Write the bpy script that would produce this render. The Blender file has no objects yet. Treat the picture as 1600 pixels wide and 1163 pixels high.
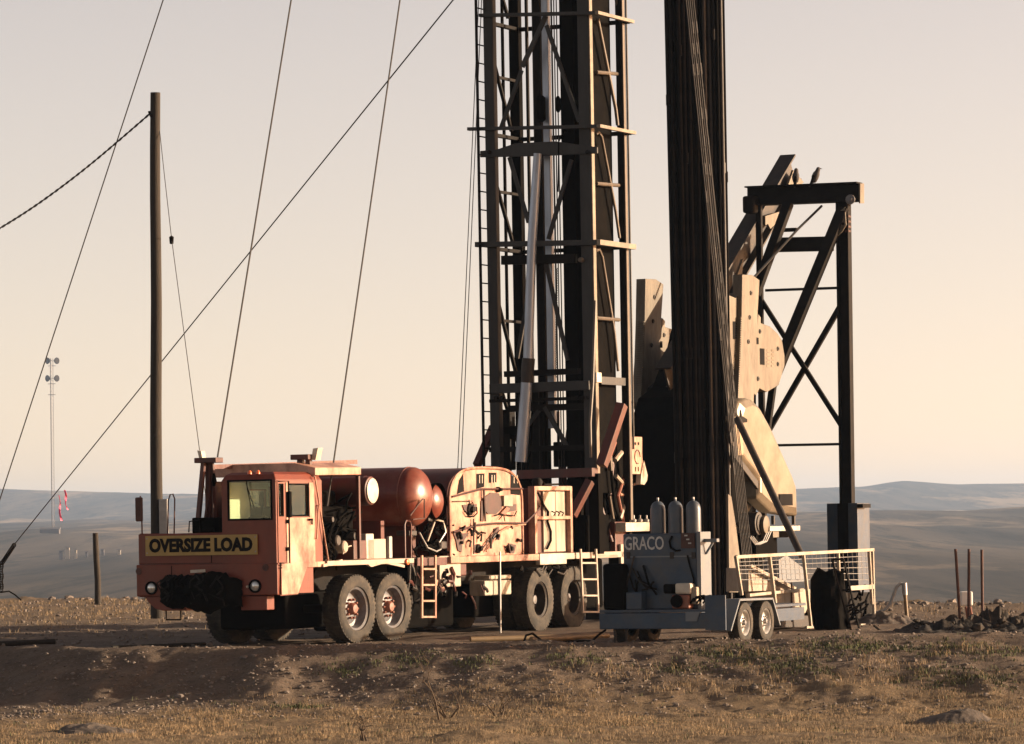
import bpy, math, random
from mathutils import Vector, Matrix, noise
random.seed(7)
R = math.radians
# ------------------------------------------------------------------ camera, sky, sun, exposure
scene = bpy.context.scene
ZC, FPX, HX, HY, ROLL = 1.85, 6500.0, 800.0, 820.0, R(1.0)      # eye height, focal length and horizon of a 1600 px wide picture
cam = bpy.data.objects.new('camera', bpy.data.cameras.new('camera'))
scene.collection.objects.link(cam); scene.camera = cam
cam.location = (0, 0, ZC); cam.rotation_euler = (R(90), ROLL, 0)
cam.data.sensor_width = 36; cam.data.lens = 36*FPX/1600
cam.data.shift_y = (HY-581.5)/1600
cam.data.clip_start = 1; cam.data.clip_end = 60000
scene.render.resolution_x, scene.render.resolution_y = 1024, 744
SUN_AZ, SUN_EL = R(6), R(11)                                    # azimuth counted from +X towards +Y
sdir = Vector((math.cos(SUN_EL)*math.cos(SUN_AZ), math.cos(SUN_EL)*math.sin(SUN_AZ), math.sin(SUN_EL)))
w = bpy.data.worlds.new('World'); scene.world = w; w.use_nodes = True
nt = w.node_tree; nt.nodes.clear()
sky = nt.nodes.new('ShaderNodeTexSky'); sky.sky_type = 'NISHITA'; sky.sun_disc = False
sky.sun_elevation = SUN_EL; sky.sun_rotation = math.atan2(sdir.x, sdir.y)
sky.altitude = 0; sky.air_density = 0.3; sky.dust_density = 0.6; sky.ozone_density = 0.0
tint = nt.nodes.new('ShaderNodeMix'); tint.data_type = 'RGBA'; tint.blend_type = 'MULTIPLY'; tint.inputs[0].default_value = 1
tint.inputs[7].default_value = (1.09, 0.675, 0.405, 1)
bg = nt.nodes.new('ShaderNodeBackground'); bg.inputs[1].default_value = 0.13
wo = nt.nodes.new('ShaderNodeOutputWorld')
nt.links.new(sky.outputs[0], tint.inputs[6]); wtc = nt.nodes.new('ShaderNodeTexCoord'); wsp = nt.nodes.new('ShaderNodeSeparateXYZ'); wmr = nt.nodes.new('ShaderNodeMapRange'); wmr.interpolation_type = 'SMOOTHSTEP'   # a thin veil high in the evening sky
wmr.inputs[1].default_value = .02; wmr.inputs[2].default_value = .14; wmr.inputs[3].default_value = 1.0; wmr.inputs[4].default_value = 1.32
wsc = nt.nodes.new('ShaderNodeVectorMath'); wsc.operation = 'SCALE'
nt.links.new(wtc.outputs['Generated'], wsp.inputs[0]); nt.links.new(wsp.outputs[2], wmr.inputs[0]); nt.links.new(wmr.outputs[0], wsc.inputs['Scale'])
nt.links.new(tint.outputs[2], wsc.inputs[0]); nt.links.new(wsc.outputs[0], bg.inputs[0]); nt.links.new(bg.outputs[0], wo.inputs[0])
sl = bpy.data.lights.new('sun', 'SUN'); sl.energy = 4.4; sl.angle = R(0.6); sl.color = (1.0, 0.79, 0.56)
so = bpy.data.objects.new('sun', sl); scene.collection.objects.link(so)
so.rotation_euler = (-sdir).to_track_quat('-Z', 'Y').to_euler()
vs_ = scene.view_settings
vs_.view_transform = 'Standard'; vs_.look = 'None'; vs_.gamma = 1; vs_.exposure = 1.43; vs_.use_curve_mapping = False

# ------------------------------------------------------------------ frames and measuring
TH = R(25)
CB = Vector((math.sin(TH), math.cos(TH), 0)); CP = Vector((-math.cos(TH), math.sin(TH), 0))   # truck: backwards, towards its far side
C0 = Vector(((432-HX)/FPX*64, 64, 0))                                                          # near front corner of the truck, on the ground
RR = Vector((math.cos(ROLL), 0, -math.sin(ROLL))); RU = Vector((math.sin(ROLL), 0, math.cos(ROLL)))
EYE = Vector((0, 0, ZC))
def ray(px, py): return RR*((px-HX)/FPX) + RU*((HY-py)/FPX) + Vector((0, 1, 0))
def wp(px, py, Y): return EYE + ray(px, py)*(Y/ray(px, py).y)
def T(u, v, z): return C0 + CB*u + CP*v + Vector((0, 0, z))
def tl(p):
    d = p-C0; return Vector((d.dot(CB), d.dot(CP), d.z))
def onv(px, py, v=0.0):
    d = ray(px, py); n = CP; t = (v - (EYE-C0).dot(n))/d.dot(n); return tl(EYE+d*t)
def onu(px, py, u=0.0):
    d = ray(px, py); n = CB; t = (u - (EYE-C0).dot(n))/d.dot(n); return tl(EYE+d*t)
def tp(px, py, Y): return tl(wp(px, py, Y))

# ------------------------------------------------------------------ materials
MATS = {}
def mat(name, col, rough=.6, metal=0., var=.25, scale=5., dirt=None, damt=.5, dscale=2.5, bump=.0, bscale=30., stretch=(1, 1, 1), spec=.4):
    m = bpy.data.materials.new(name); m.use_nodes = True; MATS[name] = m
    n = m.node_tree.nodes; l = m.node_tree.links; b = n['Principled BSDF']
    tc = n.new('ShaderNodeTexCoord'); mp = n.new('ShaderNodeMapping'); mp.inputs['Scale'].default_value = stretch
    l.new(tc.outputs['Object'], mp.inputs[0])
    nz = n.new('ShaderNodeTexNoise'); nz.inputs['Scale'].default_value = scale; nz.inputs['Detail'].default_value = 6; nz.inputs['Roughness'].default_value = .65
    l.new(mp.outputs[0], nz.inputs[0])
    mr = n.new('ShaderNodeMapRange'); mr.inputs[1].default_value = .3; mr.inputs[2].default_value = .7
    mr.inputs[3].default_value = 1-var; mr.inputs[4].default_value = 1+var
    l.new(nz.outputs[0], mr.inputs[0])
    mx = n.new('ShaderNodeVectorMath'); mx.operation = 'SCALE'; mx.inputs[0].default_value = col[:3]
    l.new(mr.outputs[0], mx.inputs['Scale']); out = mx.outputs[0]
    if dirt:
        n2 = n.new('ShaderNodeTexNoise'); n2.inputs['Scale'].default_value = dscale; n2.inputs['Detail'].default_value = 8; n2.inputs['Roughness'].default_value = .7
        l.new(mp.outputs[0], n2.inputs[0])
        r2 = n.new('ShaderNodeMapRange'); r2.inputs[1].default_value = .42; r2.inputs[2].default_value = .66; r2.inputs[4].default_value = damt
        l.new(n2.outputs[0], r2.inputs[0])
        m2 = n.new('ShaderNodeMix'); m2.data_type = 'RGBA'; l.new(r2.outputs[0], m2.inputs[0]); l.new(out, m2.inputs[6])
        m2.inputs[7].default_value = (*dirt, 1); out = m2.outputs[2]
    l.new(out, b.inputs['Base Color'])
    b.inputs['Roughness'].default_value = rough; b.inputs['Metallic'].default_value = metal; b.inputs['Specular IOR Level'].default_value = spec
    if bump:
        n3 = n.new('ShaderNodeTexNoise'); n3.inputs['Scale'].default_value = bscale; n3.inputs['Detail'].default_value = 5
        l.new(mp.outputs[0], n3.inputs[0])
        bp = n.new('ShaderNodeBump'); bp.inputs['Strength'].default_value = bump; bp.inputs['Distance'].default_value = .03
        l.new(n3.outputs[0], bp.inputs['Height']); l.new(bp.outputs[0], b.inputs['Normal'])
    return m
mat('red', (.15, .027, .010), .45, var=.25, scale=3, dirt=(.115, .03, .015), damt=.7, dscale=2.2, bump=.12, bscale=14, stretch=(1, 1, .5))  # truck paint, darkened in colour for the shaded front
mat('red_dark', (.085, .017, .011), .5, var=.3, scale=3, dirt=(.05, .03, .025), damt=.7, dscale=2, bump=.15, bscale=12, stretch=(1, 1, .4))  # same paint on shaded frames and housings, shade put into the colour
mat('red_sunlit', (.47, .26, .18), .38, var=.3, scale=3, dirt=(.15, .042, .024), damt=.92, dscale=2.8, bump=.2, bscale=9, stretch=(1, 1, .7))  # same paint on sunlit panels, the sun's bleaching put into the colour
mat('tank_red', (.13, .027, .016), .33, var=.2, scale=4, dirt=(.2, .09, .06), damt=.5, dscale=3, bump=.05, bscale=10)
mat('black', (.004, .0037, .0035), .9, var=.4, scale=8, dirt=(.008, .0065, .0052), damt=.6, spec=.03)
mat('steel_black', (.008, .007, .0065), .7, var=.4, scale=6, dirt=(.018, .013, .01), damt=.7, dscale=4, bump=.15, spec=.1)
mat('steel_brown', (.02, .015, .012), .6, var=.4, scale=6, dirt=(.045, .03, .02), damt=.7, dscale=4, bump=.15)
mat('mast_grey', (.022, .02, .019), .55, var=.3, scale=4, dirt=(.01, .009, .008), damt=.85, dscale=3, bump=.15, stretch=(1, 1, .3))
mat('edge_lit', (.2, .16, .112), .5, var=.3, scale=6, dirt=(.08, .055, .04), damt=.7)  # mast steel edges on the sun side, sunlight put into the colour
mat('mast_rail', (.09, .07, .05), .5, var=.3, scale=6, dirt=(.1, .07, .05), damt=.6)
mat('cream', (.37, .315, .245), .55, var=.2, scale=4, dirt=(.17, .12, .08), damt=.75, dscale=3, bump=.25, bscale=12, stretch=(1, 1, .3))
mat('jack_tan', (.15, .124, .09), .6, var=.25, scale=4, dirt=(.075, .052, .034), damt=.8, dscale=3, bump=.3, bscale=10, stretch=(1, 1, .35))
mat('tan_sheet', (.22, .18, .13), .34, metal=.3, var=.15, scale=3, dirt=(.11, .08, .052), damt=.7, dscale=1.6, bump=.08, bscale=6)
mat('white', (.5, .45, .37), .5, var=.15, scale=5, dirt=(.25, .17, .12), damt=.6, dscale=4)
mat('deck_white', (.42, .34, .27), .5, var=.25, scale=5, dirt=(.16, .09, .06), damt=.6, dscale=5)
mat('silver', (.30, .34, .41), .35, metal=.5, var=.15, scale=6, dirt=(.15, .13, .12), damt=.4, stretch=(1, 1, .2))
mat('slate', (.026, .048, .082), .45, var=.2, scale=4, dirt=(.07, .065, .06), damt=.6, dscale=3, bump=.08)
mat('slate_light', (.13, .15, .172), .42, var=.15, scale=5, dirt=(.14, .12, .1), damt=.5)  # paler slate, sunlight put into the colour of end post and fender
mat('bottle', (.055, .07, .09), .4, var=.15, scale=5, dirt=(.08, .07, .06), damt=.5)
mat('lining', (.36, .41, .33), .6, var=.1)
mat('maroon', (.05, .013, .009), .6, var=.4, scale=6, dirt=(.02, .012, .01), damt=.7)
mat('sign_yellow', (.36, .24, .07), .55, var=.12, scale=6, dirt=(.25, .17, .07), damt=.5, dscale=5)
mat('letter_black', (.009, .008, .008), .9, var=.3, spec=.1)
mat('letter_white', (.45, .44, .42), .6, var=.2, scale=20)
mat('rubber', (.026, .023, .019), .85, var=.3, scale=8, dirt=(.085, .066, .047), damt=.85, dscale=5, bump=.2, bscale=40)
mat('rim', (.15, .15, .16), .5, metal=.2, var=.3, scale=9, dirt=(.12, .09, .065), damt=.8, dscale=6)
mat('rim_silver', (.55, .53, .5), .35, metal=.5, var=.2, scale=9, dirt=(.2, .15, .1), damt=.5, dscale=6)
mat('hub_red', (.2, .055, .032), .5, var=.3, dirt=(.2, .12, .08), damt=.5)
mat('wood', (.026, .02, .014), .85, var=.4, scale=6, dirt=(.03, .023, .017), damt=.7, stretch=(6, 6, .4), bump=.5, bscale=20)
mat('rust', (.075, .033, .025), .75, var=.4, scale=8, dirt=(.05, .03, .026), damt=.6)
mat('pipe_tan', (.2, .135, .07), .55, var=.3, scale=5, dirt=(.12, .08, .05), damt=.6)
mat('galv', (.3, .29, .28), .45, metal=.4, var=.2)
mat('wire', (.045, .04, .038), .6, metal=.3, var=.2)
mat('pink', (.85, .12, .22), .6, var=.1)
mat('white_plastic', (.75, .72, .66), .4, var=.05)
mat('tower', (.22, .2, .2), .6, var=.1)
mat('rock', (.16, .13, .108), .9, var=.45, scale=1.2, bump=.4)
mat('dark_soil', (.075, .06, .05), .95, var=.5, scale=4, dirt=(.15, .115, .085), damt=.7, bump=.6, bscale=12)
mat('black_soil', (.02, .016, .013), .95, var=.5, scale=5, dirt=(.075, .055, .038), damt=.8, dscale=4, bump=.6, bscale=14)
mat('twig', (.10, .07, .045), .9, var=.3)
mat('orange_lens', (.75, .16, .05), .3, var=.1)
mat('feather', (.05, .042, .04), .8, var=.4, scale=20)
mat('straw', (.24, .17, .095), .9, var=.35, scale=.8)
mat('weed', (.06, .065, .024), .9, var=.4, scale=1.5)
mat('far_wall', (.2, .19, .19), .8, var=.1)
mat('far_roof', (.09, .08, .08), .8, var=.1)
mat('lamp_glass', (.55, .55, .52), .12, metal=.6, var=.1)
def glass_mat():
    m = bpy.data.materials.new('glass'); m.use_nodes = True; n = m.node_tree.nodes; l = m.node_tree.links; n.clear()
    o = n.new('ShaderNodeOutputMaterial'); mx = n.new('ShaderNodeMixShader'); t = n.new('ShaderNodeBsdfTransparent'); g = n.new('ShaderNodeBsdfGlossy')
    t.inputs[0].default_value = (.92, .96, .88, 1); g.inputs['Roughness'].default_value = .06; g.inputs[0].default_value = (.8, .85, .8, 1)
    f = n.new('ShaderNodeFresnel'); f.inputs[0].default_value = 1.5
    l.new(f.outputs[0], mx.inputs[0]); l.new(t.outputs[0], mx.inputs[1]); l.new(g.outputs[0], mx.inputs[2]); l.new(mx.outputs[0], o.inputs[0])
    MATS['glass'] = m
glass_mat()

# ------------------------------------------------------------------ mesh building
COL = scene.collection
class MB:
    """collects shapes; frame 't' = truck coordinates (back, far side, up), None = world"""
    def __init__(s, fr='t'): s.v = []; s.f = []; s.fr = fr
    def add(s, vs, fs):
        k = len(s.v); s.v += [Vector(p) for p in vs]; s.f += [[i+k for i in f] for f in fs]; return s
    def box(s, a, b):
        (x0, y0, z0), (x1, y1, z1) = [min(p, q) for p, q in zip(a, b)], [max(p, q) for p, q in zip(a, b)]
        return s.add([(x0, y0, z0), (x1, y0, z0), (x1, y1, z0), (x0, y1, z0), (x0, y0, z1), (x1, y0, z1), (x1, y1, z1), (x0, y1, z1)],
                     [(0, 3, 2, 1), (4, 5, 6, 7), (0, 1, 5, 4), (1, 2, 6, 5), (2, 3, 7, 6), (3, 0, 4, 7)])
    def _ax(s, a, b, up):
        d = (b-a).normalized(); up = Vector(up)
        if abs(d.dot(up)) > .98: up = Vector((1, 0, 0)) if abs(d.x) < .9 else Vector((0, 1, 0))
        x = d.cross(up).normalized(); y = x.cross(d).normalized(); return d, x, y
    def beam(s, a, b, w, h=None, up=(0, 0, 1)):
        a, b = Vector(a), Vector(b); h = h or w; d, x, y = s._ax(a, b, up); x = x*w/2; y = y*h/2
        return s.add([a-x-y, a+x-y, a+x+y, a-x+y, b-x-y, b+x-y, b+x+y, b-x+y],
                     [(0, 1, 2, 3), (7, 6, 5, 4), (0, 4, 5, 1), (1, 5, 6, 2), (2, 6, 7, 3), (3, 7, 4, 0)])
    def ibeam(s, a, b, w, h, t=.02, up=(0, 0, 1)):
        a, b = Vector(a), Vector(b); d, x, y = s._ax(a, b, up)
        s.beam(a+y*(h/2-t/2), b+y*(h/2-t/2), w, t, up); s.beam(a-y*(h/2-t/2), b-y*(h/2-t/2), w, t, up)
        return s.beam(a, b, t, h-2*t-.002, up)
    def tube(s, pts, r, n=8, cap=True):
        pts = [Vector(p) for p in pts]; rs = r if isinstance(r, (list, tuple)) else [r]*len(pts)
        k = len(s.v); vs = []; fs = []; px = None
        for i, p in enumerate(pts):
            d = (pts[min(i+1, len(pts)-1)]-pts[max(i-1, 0)]).normalized()
            if px is None:
                a = Vector((0, 0, 1)) if abs(d.z) < .9 else Vector((1, 0, 0)); px = d.cross(a).normalized()
            else: px = (px-d*px.dot(d)).normalized()
            py = d.cross(px)
            vs += [p+(px*math.cos(2*math.pi*j/n)+py*math.sin(2*math.pi*j/n))*rs[i] for j in range(n)]
        for i in range(len(pts)-1):
            for j in range(n): fs.append((i*n+j, i*n+(j+1) % n, (i+1)*n+(j+1) % n, (i+1)*n+j))
        if cap: fs.append(tuple(range(n))[::-1]); fs.append(tuple(range((len(pts)-1)*n, len(pts)*n)))
        return s.add(vs, fs)
    def lathe(s, c, axis, prof, n=24):
        c = Vector(c); d, x, y = s._ax(Vector((0, 0, 0)), Vector(axis), (0, 0, 1)); m = len(prof); vs = []; fs = []
        for (t, r) in prof:
            vs += [c+d*t+(x*math.cos(2*math.pi*j/n)+y*math.sin(2*math.pi*j/n))*max(r, 1e-4) for j in range(n)]
        for i in range(m-1):
            for j in range(n): fs.append((i*n+j, i*n+(j+1) % n, (i+1)*n+(j+1) % n, (i+1)*n+j))
        return s.add(vs, fs)
    def prism(s, poly, ext):
        poly = [Vector(p) for p in poly]; e = Vector(ext); n = len(poly)
        fs = [tuple(range(n)), tuple(range(2*n-1, n-1, -1))]+[(i, i+n, (i+1) % n+n, (i+1) % n) for i in range(n)]
        return s.add(poly+[p+e for p in poly], fs)
    def panel(s, axis, at, th, a0, a1, b0, b1, holes=()):
        """slab in the plane axis=at (0: u, 1: v, 2: z) with rectangular holes, made of butting boxes"""
        A = sorted({a0, a1, *[h[0] for h in holes], *[h[1] for h in holes]}); B = sorted({b0, b1, *[h[2] for h in holes], *[h[3] for h in holes]})
        for i in range(len(A)-1):
            for j in range(len(B)-1):
                ca, cb = (A[i]+A[i+1])/2, (B[j]+B[j+1])/2
                if any(h[0] < ca < h[1] and h[2] < cb < h[3] for h in holes): continue
                lo, hi = [A[i], B[j]], [A[i+1], B[j+1]]
                lo.insert(axis, at); hi.insert(axis, at+th); s.box(lo, hi)
        return s
    def build(s, name, m, parent=None, smooth=False, bevel=0, kind=None):
        base = ROOT.get(root_of(parent).name, Vector()) if parent else Vector()
        vs = [(T(*p) if s.fr == 't' else p)-base for p in s.v]
        me = bpy.data.meshes.new(name); me.from_pydata([tuple(p) for p in vs], [], s.f); me.update()
        import bmesh
        bm = bmesh.new(); bm.from_mesh(me)
        if bevel: bmesh.ops.remove_doubles(bm, verts=bm.verts, dist=1e-5)
        bmesh.ops.recalc_face_normals(bm, faces=bm.faces); bm.to_mesh(me); bm.free()
        o = bpy.data.objects.new(name, me); COL.objects.link(o); me.materials.append(MATS[m])
        if parent: o.parent = parent
        if smooth:
            for p in me.polygons: p.use_smooth = True
            me.set_sharp_from_angle(angle=R(40))
        if bevel:
            b = o.modifiers.new('bevel', 'BEVEL'); b.width = bevel; b.segments = 2; b.limit_method = 'ANGLE'; b.angle_limit = R(40)
        if kind: o['kind'] = kind
        return o
ROOT = {}
def root_of(o):
    while o.parent: o = o.parent
    return o
def tag(o, label, cat, group=None):
    o['label'] = label; o['category'] = cat
    if group: o['group'] = group
    return o
def thing(name, label, cat, base, group=None):
    o = bpy.data.objects.new(name, None); COL.objects.link(o); o.empty_display_size = .2
    o.location = base; ROOT[o.name] = Vector(base); return tag(o, label, cat, group)
def single(mb, name, m, label, cat, base, group=None, smooth=False, bevel=0):
    """a thing that is one mesh, its origin at its base"""
    o = mb.build(name, m, None, smooth, bevel); b = Vector(base)
    for v in o.data.vertices: v.co -= b
    o.location = b; return tag(o, label, cat, group)
def text_mesh(txt, width, height, thick, bold):
    c = bpy.data.curves.new('t', 'FONT'); c.body = txt; c.offset = bold; c.extrude = .01; c.resolution_u = 3
    o = bpy.data.objects.new('t', c); COL.objects.link(o); bpy.context.view_layer.update()
    me = bpy.data.meshes.new_from_object(o.evaluated_get(bpy.context.evaluated_depsgraph_get())); bpy.data.objects.remove(o)
    xs = [v.co.x for v in me.vertices]; ys = [v.co.y for v in me.vertices]; x0, x1, y0, y1 = min(xs), max(xs), min(ys), max(ys)
    for v in me.vertices:
        v.co.x = (v.co.x-x0)/(x1-x0)*width; v.co.y = (v.co.y-y0)/(y1-y0)*height; v.co.z = (v.co.z/.01*.5+.5)*thick
    return me
def place_text(name, txt, org, right, up, width, height, m, parent, bold=.0, thick=.006):
    me = text_mesh(txt, width, height, thick, bold); right = Vector(right).normalized(); up = Vector(up).normalized(); n = right.cross(up)
    base = ROOT[root_of(parent).name]
    for v in me.vertices: v.co = Vector(org)+right*v.co.x+up*v.co.y+n*v.co.z-base
    me.materials.clear(); me.materials.append(MATS[m]); o = bpy.data.objects.new(name, me); COL.objects.link(o); o.parent = parent; return o

# ------------------------------------------------------------------ ground and far country
def fbm(x, y, z=0, o=4): return noise.fractal(Vector((x, y, z)), 1.0, 2.0, o)
def sm(a, b, x):
    t = min(1, max(0, (x-a)/(b-a))); return t*t*(3-2*t)
def lerpt(tab, x):
    for (a, za), (b, zb) in zip(tab, tab[1:]):
        if x <= b:
            t = max(0, (x-a)/(b-a)); t = t*t*(3-2*t)*.5+t*.5; return za+(zb-za)*t
    return tab[-1][1]
def crest(X): return 62.5+.3*fbm(X*.35, 3.1)+.3*sm(3, 8, X)+.75*(max(0, -3.3-max(-13, X))**2/(1.2+max(0, -3.3-max(-13, X))))
def ground_z(X, Y, fine=True):
    yc = crest(X); wid = 3.6+1.7*sm(-3.4, 1.5, X)+.8*sm(2, 7, X)+.4*fbm(X*.4, 9.7)
    low = -.74-.06*sm(0, 8, X)+.10*fbm(X*.12, Y*.12, 5)
    t = sm(0, 1, (yc+.5-Y)/wid); z = low*t
    yf = 101-1.25*max(-14, min(13, X))+1.5*fbm(X*.2, 1.7)
    if Y > yf:                                                   # behind the pad the land falls to the valley
        d = Y-yf
        a = X/max(Y, 1.); px = HX+FPX*a; hor = HY+(HX-px)*math.tan(ROLL)
        rdg = ZC+(hor-lerpt([(-900, 770), (0, 765), (170, 769), (330, 772), (700, 768), (1000, 771), (1250, 764), (1340, 760), (1415, 752), (1500, 757), (1600, 755), (2400, 760)], px))/FPX*6800
        rt = sm(1080, 1330, px)                                   # on the right a nearer hill hides the plain
        cr2 = ZC+(hor-lerpt([(900, 812), (1250, 806), (1380, 801), (1500, 799), (1600, 797), (2400, 800)], px))/FPX*2900
        lf = lerpt([(0, 0), (4, -.45), (60, -6), (300, -13), (800, -15), (1200, -11.5), (1750, -6.5), (2400, 1.5), (3400, 8), (4800, 14), (5400, 20), (6700, rdg), (7400, rdg-4), (60000, rdg-40)], d)
        rg_ = lerpt([(0, 0), (4, -.45), (60, -6), (300, -13), (800, -15), (1500, -9), (2300, 0.), (2800, cr2), (3100, cr2-.5), (4000, cr2-10), (5200, 14), (6700, rdg), (7400, rdg-4), (60000, rdg-40)], d)
        far = lf+(rg_-lf)*rt
        if d > 300:
            s = sm(300, 1800, d)*(1-.65*sm(5900, 6500, d))
            far += s*(4.2*fbm(X*.006+2, Y*.0008, 2, 5)+5*fbm(X*.0025+2, Y*.0004, 7, 4)*sm(2800, 5000, d))
            far += s*(4+4*sm(3500, 5500, d))*(.25-abs(noise.noise(Vector((X*.007+Y*.0012, Y*.0004, 4)))))
        z += far
    if fine and 40 < Y < yf+12:
        z += .035*fbm(X*.9, Y*.9, 1, 4)+(.02*fbm(X*3.2, Y*3.2, 2, 3)+.012*fbm(X*8, Y*8, 3, 2))*(1-.5*sm(63, 66, Y))
        if Y > yf-6: z += .10*max(0, fbm(X*1.6, Y*.5, 8, 3))*sm(yf-6, yf-1, Y)
        z += t*(1-t)*4*.05*fbm(X*1.7, Y*1.7, 6, 4)+(.075+.05*fbm(X*.8, Y, 12))*math.exp(-((Y-yc-.15)/.55)**2)
        for (mx, my, mh, mr, sq) in ((-.4, 50.1, .1, .8, .5),):
            d2 = ((X-mx)/mr)**2+((Y-my)/(mr*sq))**2
            if d2 < 4: z += mh*math.exp(-d2*1.4)
    return z
def make_ground():
    angs = [-70+i*4 for i in range(15)]; angs = [a for a in angs if a < -11]
    angs += [-11+i*.06 for i in range(int(22/.06)+1)]; angs += [-a for a in reversed([-70+i*4 for i in range(15)]) if a > 11]
    ds = [3, 10, 20, 30, 38, 43]
    y = 46.
    while y < 66: ds.append(y); y += .07
    while y < 120: ds.append(y); y += .4
    while y < 12000: ds.append(y); y *= 1.02
    vs = []; fs = []
    for yy in ds:
        for a in angs:
            X = yy*math.tan(R(a)); vs.append((X, yy, ground_z(X, yy)))
    na = len(angs)
    for i in range(len(ds)-1):
        for j in range(na-1): fs.append((i*na+j, i*na+j+1, (i+1)*na+j+1, (i+1)*na+j))
    k = len(vs)                                                  # the land goes on behind the camera
    vs += [(-400, 3, -.9), (-400, -400, -.9), (400, -400, -.9), (400, 3, -.9)]; fs.append((k, k+1, k+2, k+3))
    me = bpy.data.meshes.new('ground'); me.from_pydata(vs, [], fs); me.update()
    for p in me.polygons: p.use_smooth = True
    o = bpy.data.objects.new('ground', me); COL.objects.link(o); o['kind'] = 'structure'
    m = bpy.data.materials.new('ground'); m.use_nodes = True; n = m.node_tree.nodes; l = m.node_tree.links; b = n['Principled BSDF']
    geo = n.new('ShaderNodeNewGeometry'); sep = n.new('ShaderNodeSeparateXYZ'); l.new(geo.outputs['Position'], sep.inputs[0])
    def nz(scale, detail=6, rough=.65, stretch=None):
        t = n.new('ShaderNodeTexNoise'); t.inputs['Scale'].default_value = scale; t.inputs['Detail'].default_value = detail; t.inputs['Roughness'].default_value = rough
        if stretch:
            mp = n.new('ShaderNodeMapping'); mp.inputs['Scale'].default_value = stretch; l.new(geo.outputs['Position'], mp.inputs[0]); l.new(mp.outputs[0], t.inputs[0])
        else: l.new(geo.outputs['Position'], t.inputs[0])
        return t.outputs[0]
    def rng(src, a, b_, c=0., d=1.):
        t = n.new('ShaderNodeMapRange'); t.inputs[1].default_value = a; t.inputs[2].default_value = b_; t.inputs[3].default_value = c; t.inputs[4].default_value = d
        l.new(src, t.inputs[0]); return t.outputs[0]
    def mix(f, a, b_):
        t = n.new('ShaderNodeMix'); t.data_type = 'RGBA'; l.new(f, t.inputs[0])
        for s, i in ((a, 6), (b_, 7)):
            if isinstance(s, tuple): t.inputs[i].default_value = (*s, 1)
            else: l.new(s, t.inputs[i])
        return t.outputs[2]
    soil = mix(rng(nz(1.1, 8), .35, .68), (.105, .078, .059), (.18, .135, .10))
    soil = mix(rng(nz(14, 4, .7), .5, .72, 0, .75), soil, (.055, .043, .035))
    soil = mix(rng(nz(22, 3, .6), .62, .72, 0, .8), soil, (.28, .235, .195))
    dry = mix(rng(nz(1.4, 8, .7, (1, .5, 1)), .35, .65), (.13, .094, .06), (.235, .17, .103))
    dry = mix(rng(nz(9, 5, .7, (1, .35, 1)), .5, .7, 0, .7), dry, (.07, .05, .034))
    grassm = n.new('ShaderNodeMath'); grassm.operation = 'ADD'
    l.new(rng(sep.outputs[1], 61.5, 57.5), grassm.inputs[0]); l.new(rng(nz(.8, 6), .3, .75, -.4, .4), grassm.inputs[1])
    near = mix(rng(grassm.outputs[0], .25, .75), soil, dry)
    farpad = n.new('ShaderNodeMath'); farpad.operation = 'MULTIPLY'
    l.new(rng(sep.outputs[1], 78, 92), farpad.inputs[0]); l.new(rng(nz(.7, 6, .7, (1, .5, 1)), .35, .65), farpad.inputs[1])
    near = mix(farpad.outputs[0], near, (.17, .122, .072))
    hill = mix(rng(nz(.012, 8, .65, (1, .07, 1)), .36, .66), (.022, .025, .026), (.12, .098, .075))
    hill = mix(rng(nz(.05, 6, .75, (1, .06, 1)), .5, .62, 0, .9), hill, (.02, .023, .022))
    hill = mix(rng(nz(.006, 7, .65, (1, .16, 1)), .53, .62, 0, .85), hill, (.34, .26, .175))  # pale ground patches, also standing in for sunlit streaks on the slopes
    l.new(mix(rng(sep.outputs[1], 108, 260), near, hill), b.inputs['Base Color'])
    b.inputs['Roughness'].default_value = .95; b.inputs['Specular IOR Level'].default_value = .15
    bp = n.new('ShaderNodeBump'); bp.inputs['Strength'].default_value = .6; bp.inputs['Distance'].default_value = .05
    l.new(nz(18, 6, .75), bp.inputs['Height']); l.new(bp.outputs[0], b.inputs['Normal'])
    me.materials.append(m); return o
make_ground()

def ico():
    t = (1+5**.5)/2
    v = [Vector(p).normalized() for p in ((-1, t, 0), (1, t, 0), (-1, -t, 0), (1, -t, 0), (0, -1, t), (0, 1, t), (0, -1, -t), (0, 1, -t), (t, 0, -1), (t, 0, 1), (-t, 0, -1), (-t, 0, 1))]
    f = [(0, 11, 5), (0, 5, 1), (0, 1, 7), (0, 7, 10), (0, 10, 11), (1, 5, 9), (5, 11, 4), (11, 10, 2), (10, 7, 6), (7, 1, 8), (3, 9, 4), (3, 4, 2), (3, 2, 6), (3, 6, 8), (3, 8, 9), (4, 9, 5), (2, 4, 11), (6, 2, 10), (8, 6, 7), (9, 8, 1)]
    return v, f
IV, IF = ico()
def stuff(name, vs, fs, m, label, cat):
    me = bpy.data.meshes.new(name); me.from_pydata(vs, [], fs); me.update(); me.materials.append(MATS[m])
    o = bpy.data.objects.new(name, me); COL.objects.link(o); o['kind'] = 'stuff'; return tag(o, label, cat)
def stone(vs, fs, x, y, z, r, rnd):
    k = len(vs); sx, sy, sz = r*rnd.uniform(.8, 1.5), r*rnd.uniform(.8, 1.3), r*rnd.uniform(.5, .9); a = rnd.uniform(0, 6.3); c, s = math.cos(a), math.sin(a)
    for p in IV:
        j = rnd.uniform(.75, 1.2); px, py, pz = p.x*sx*j, p.y*sy*j, p.z*sz*j
        vs.append((x+px*c-py*s, y+px*s+py*c, z+pz+sz*.3))
    fs += [(a_+k, b_+k, c_+k) for a_, b_, c_ in IF]
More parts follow.
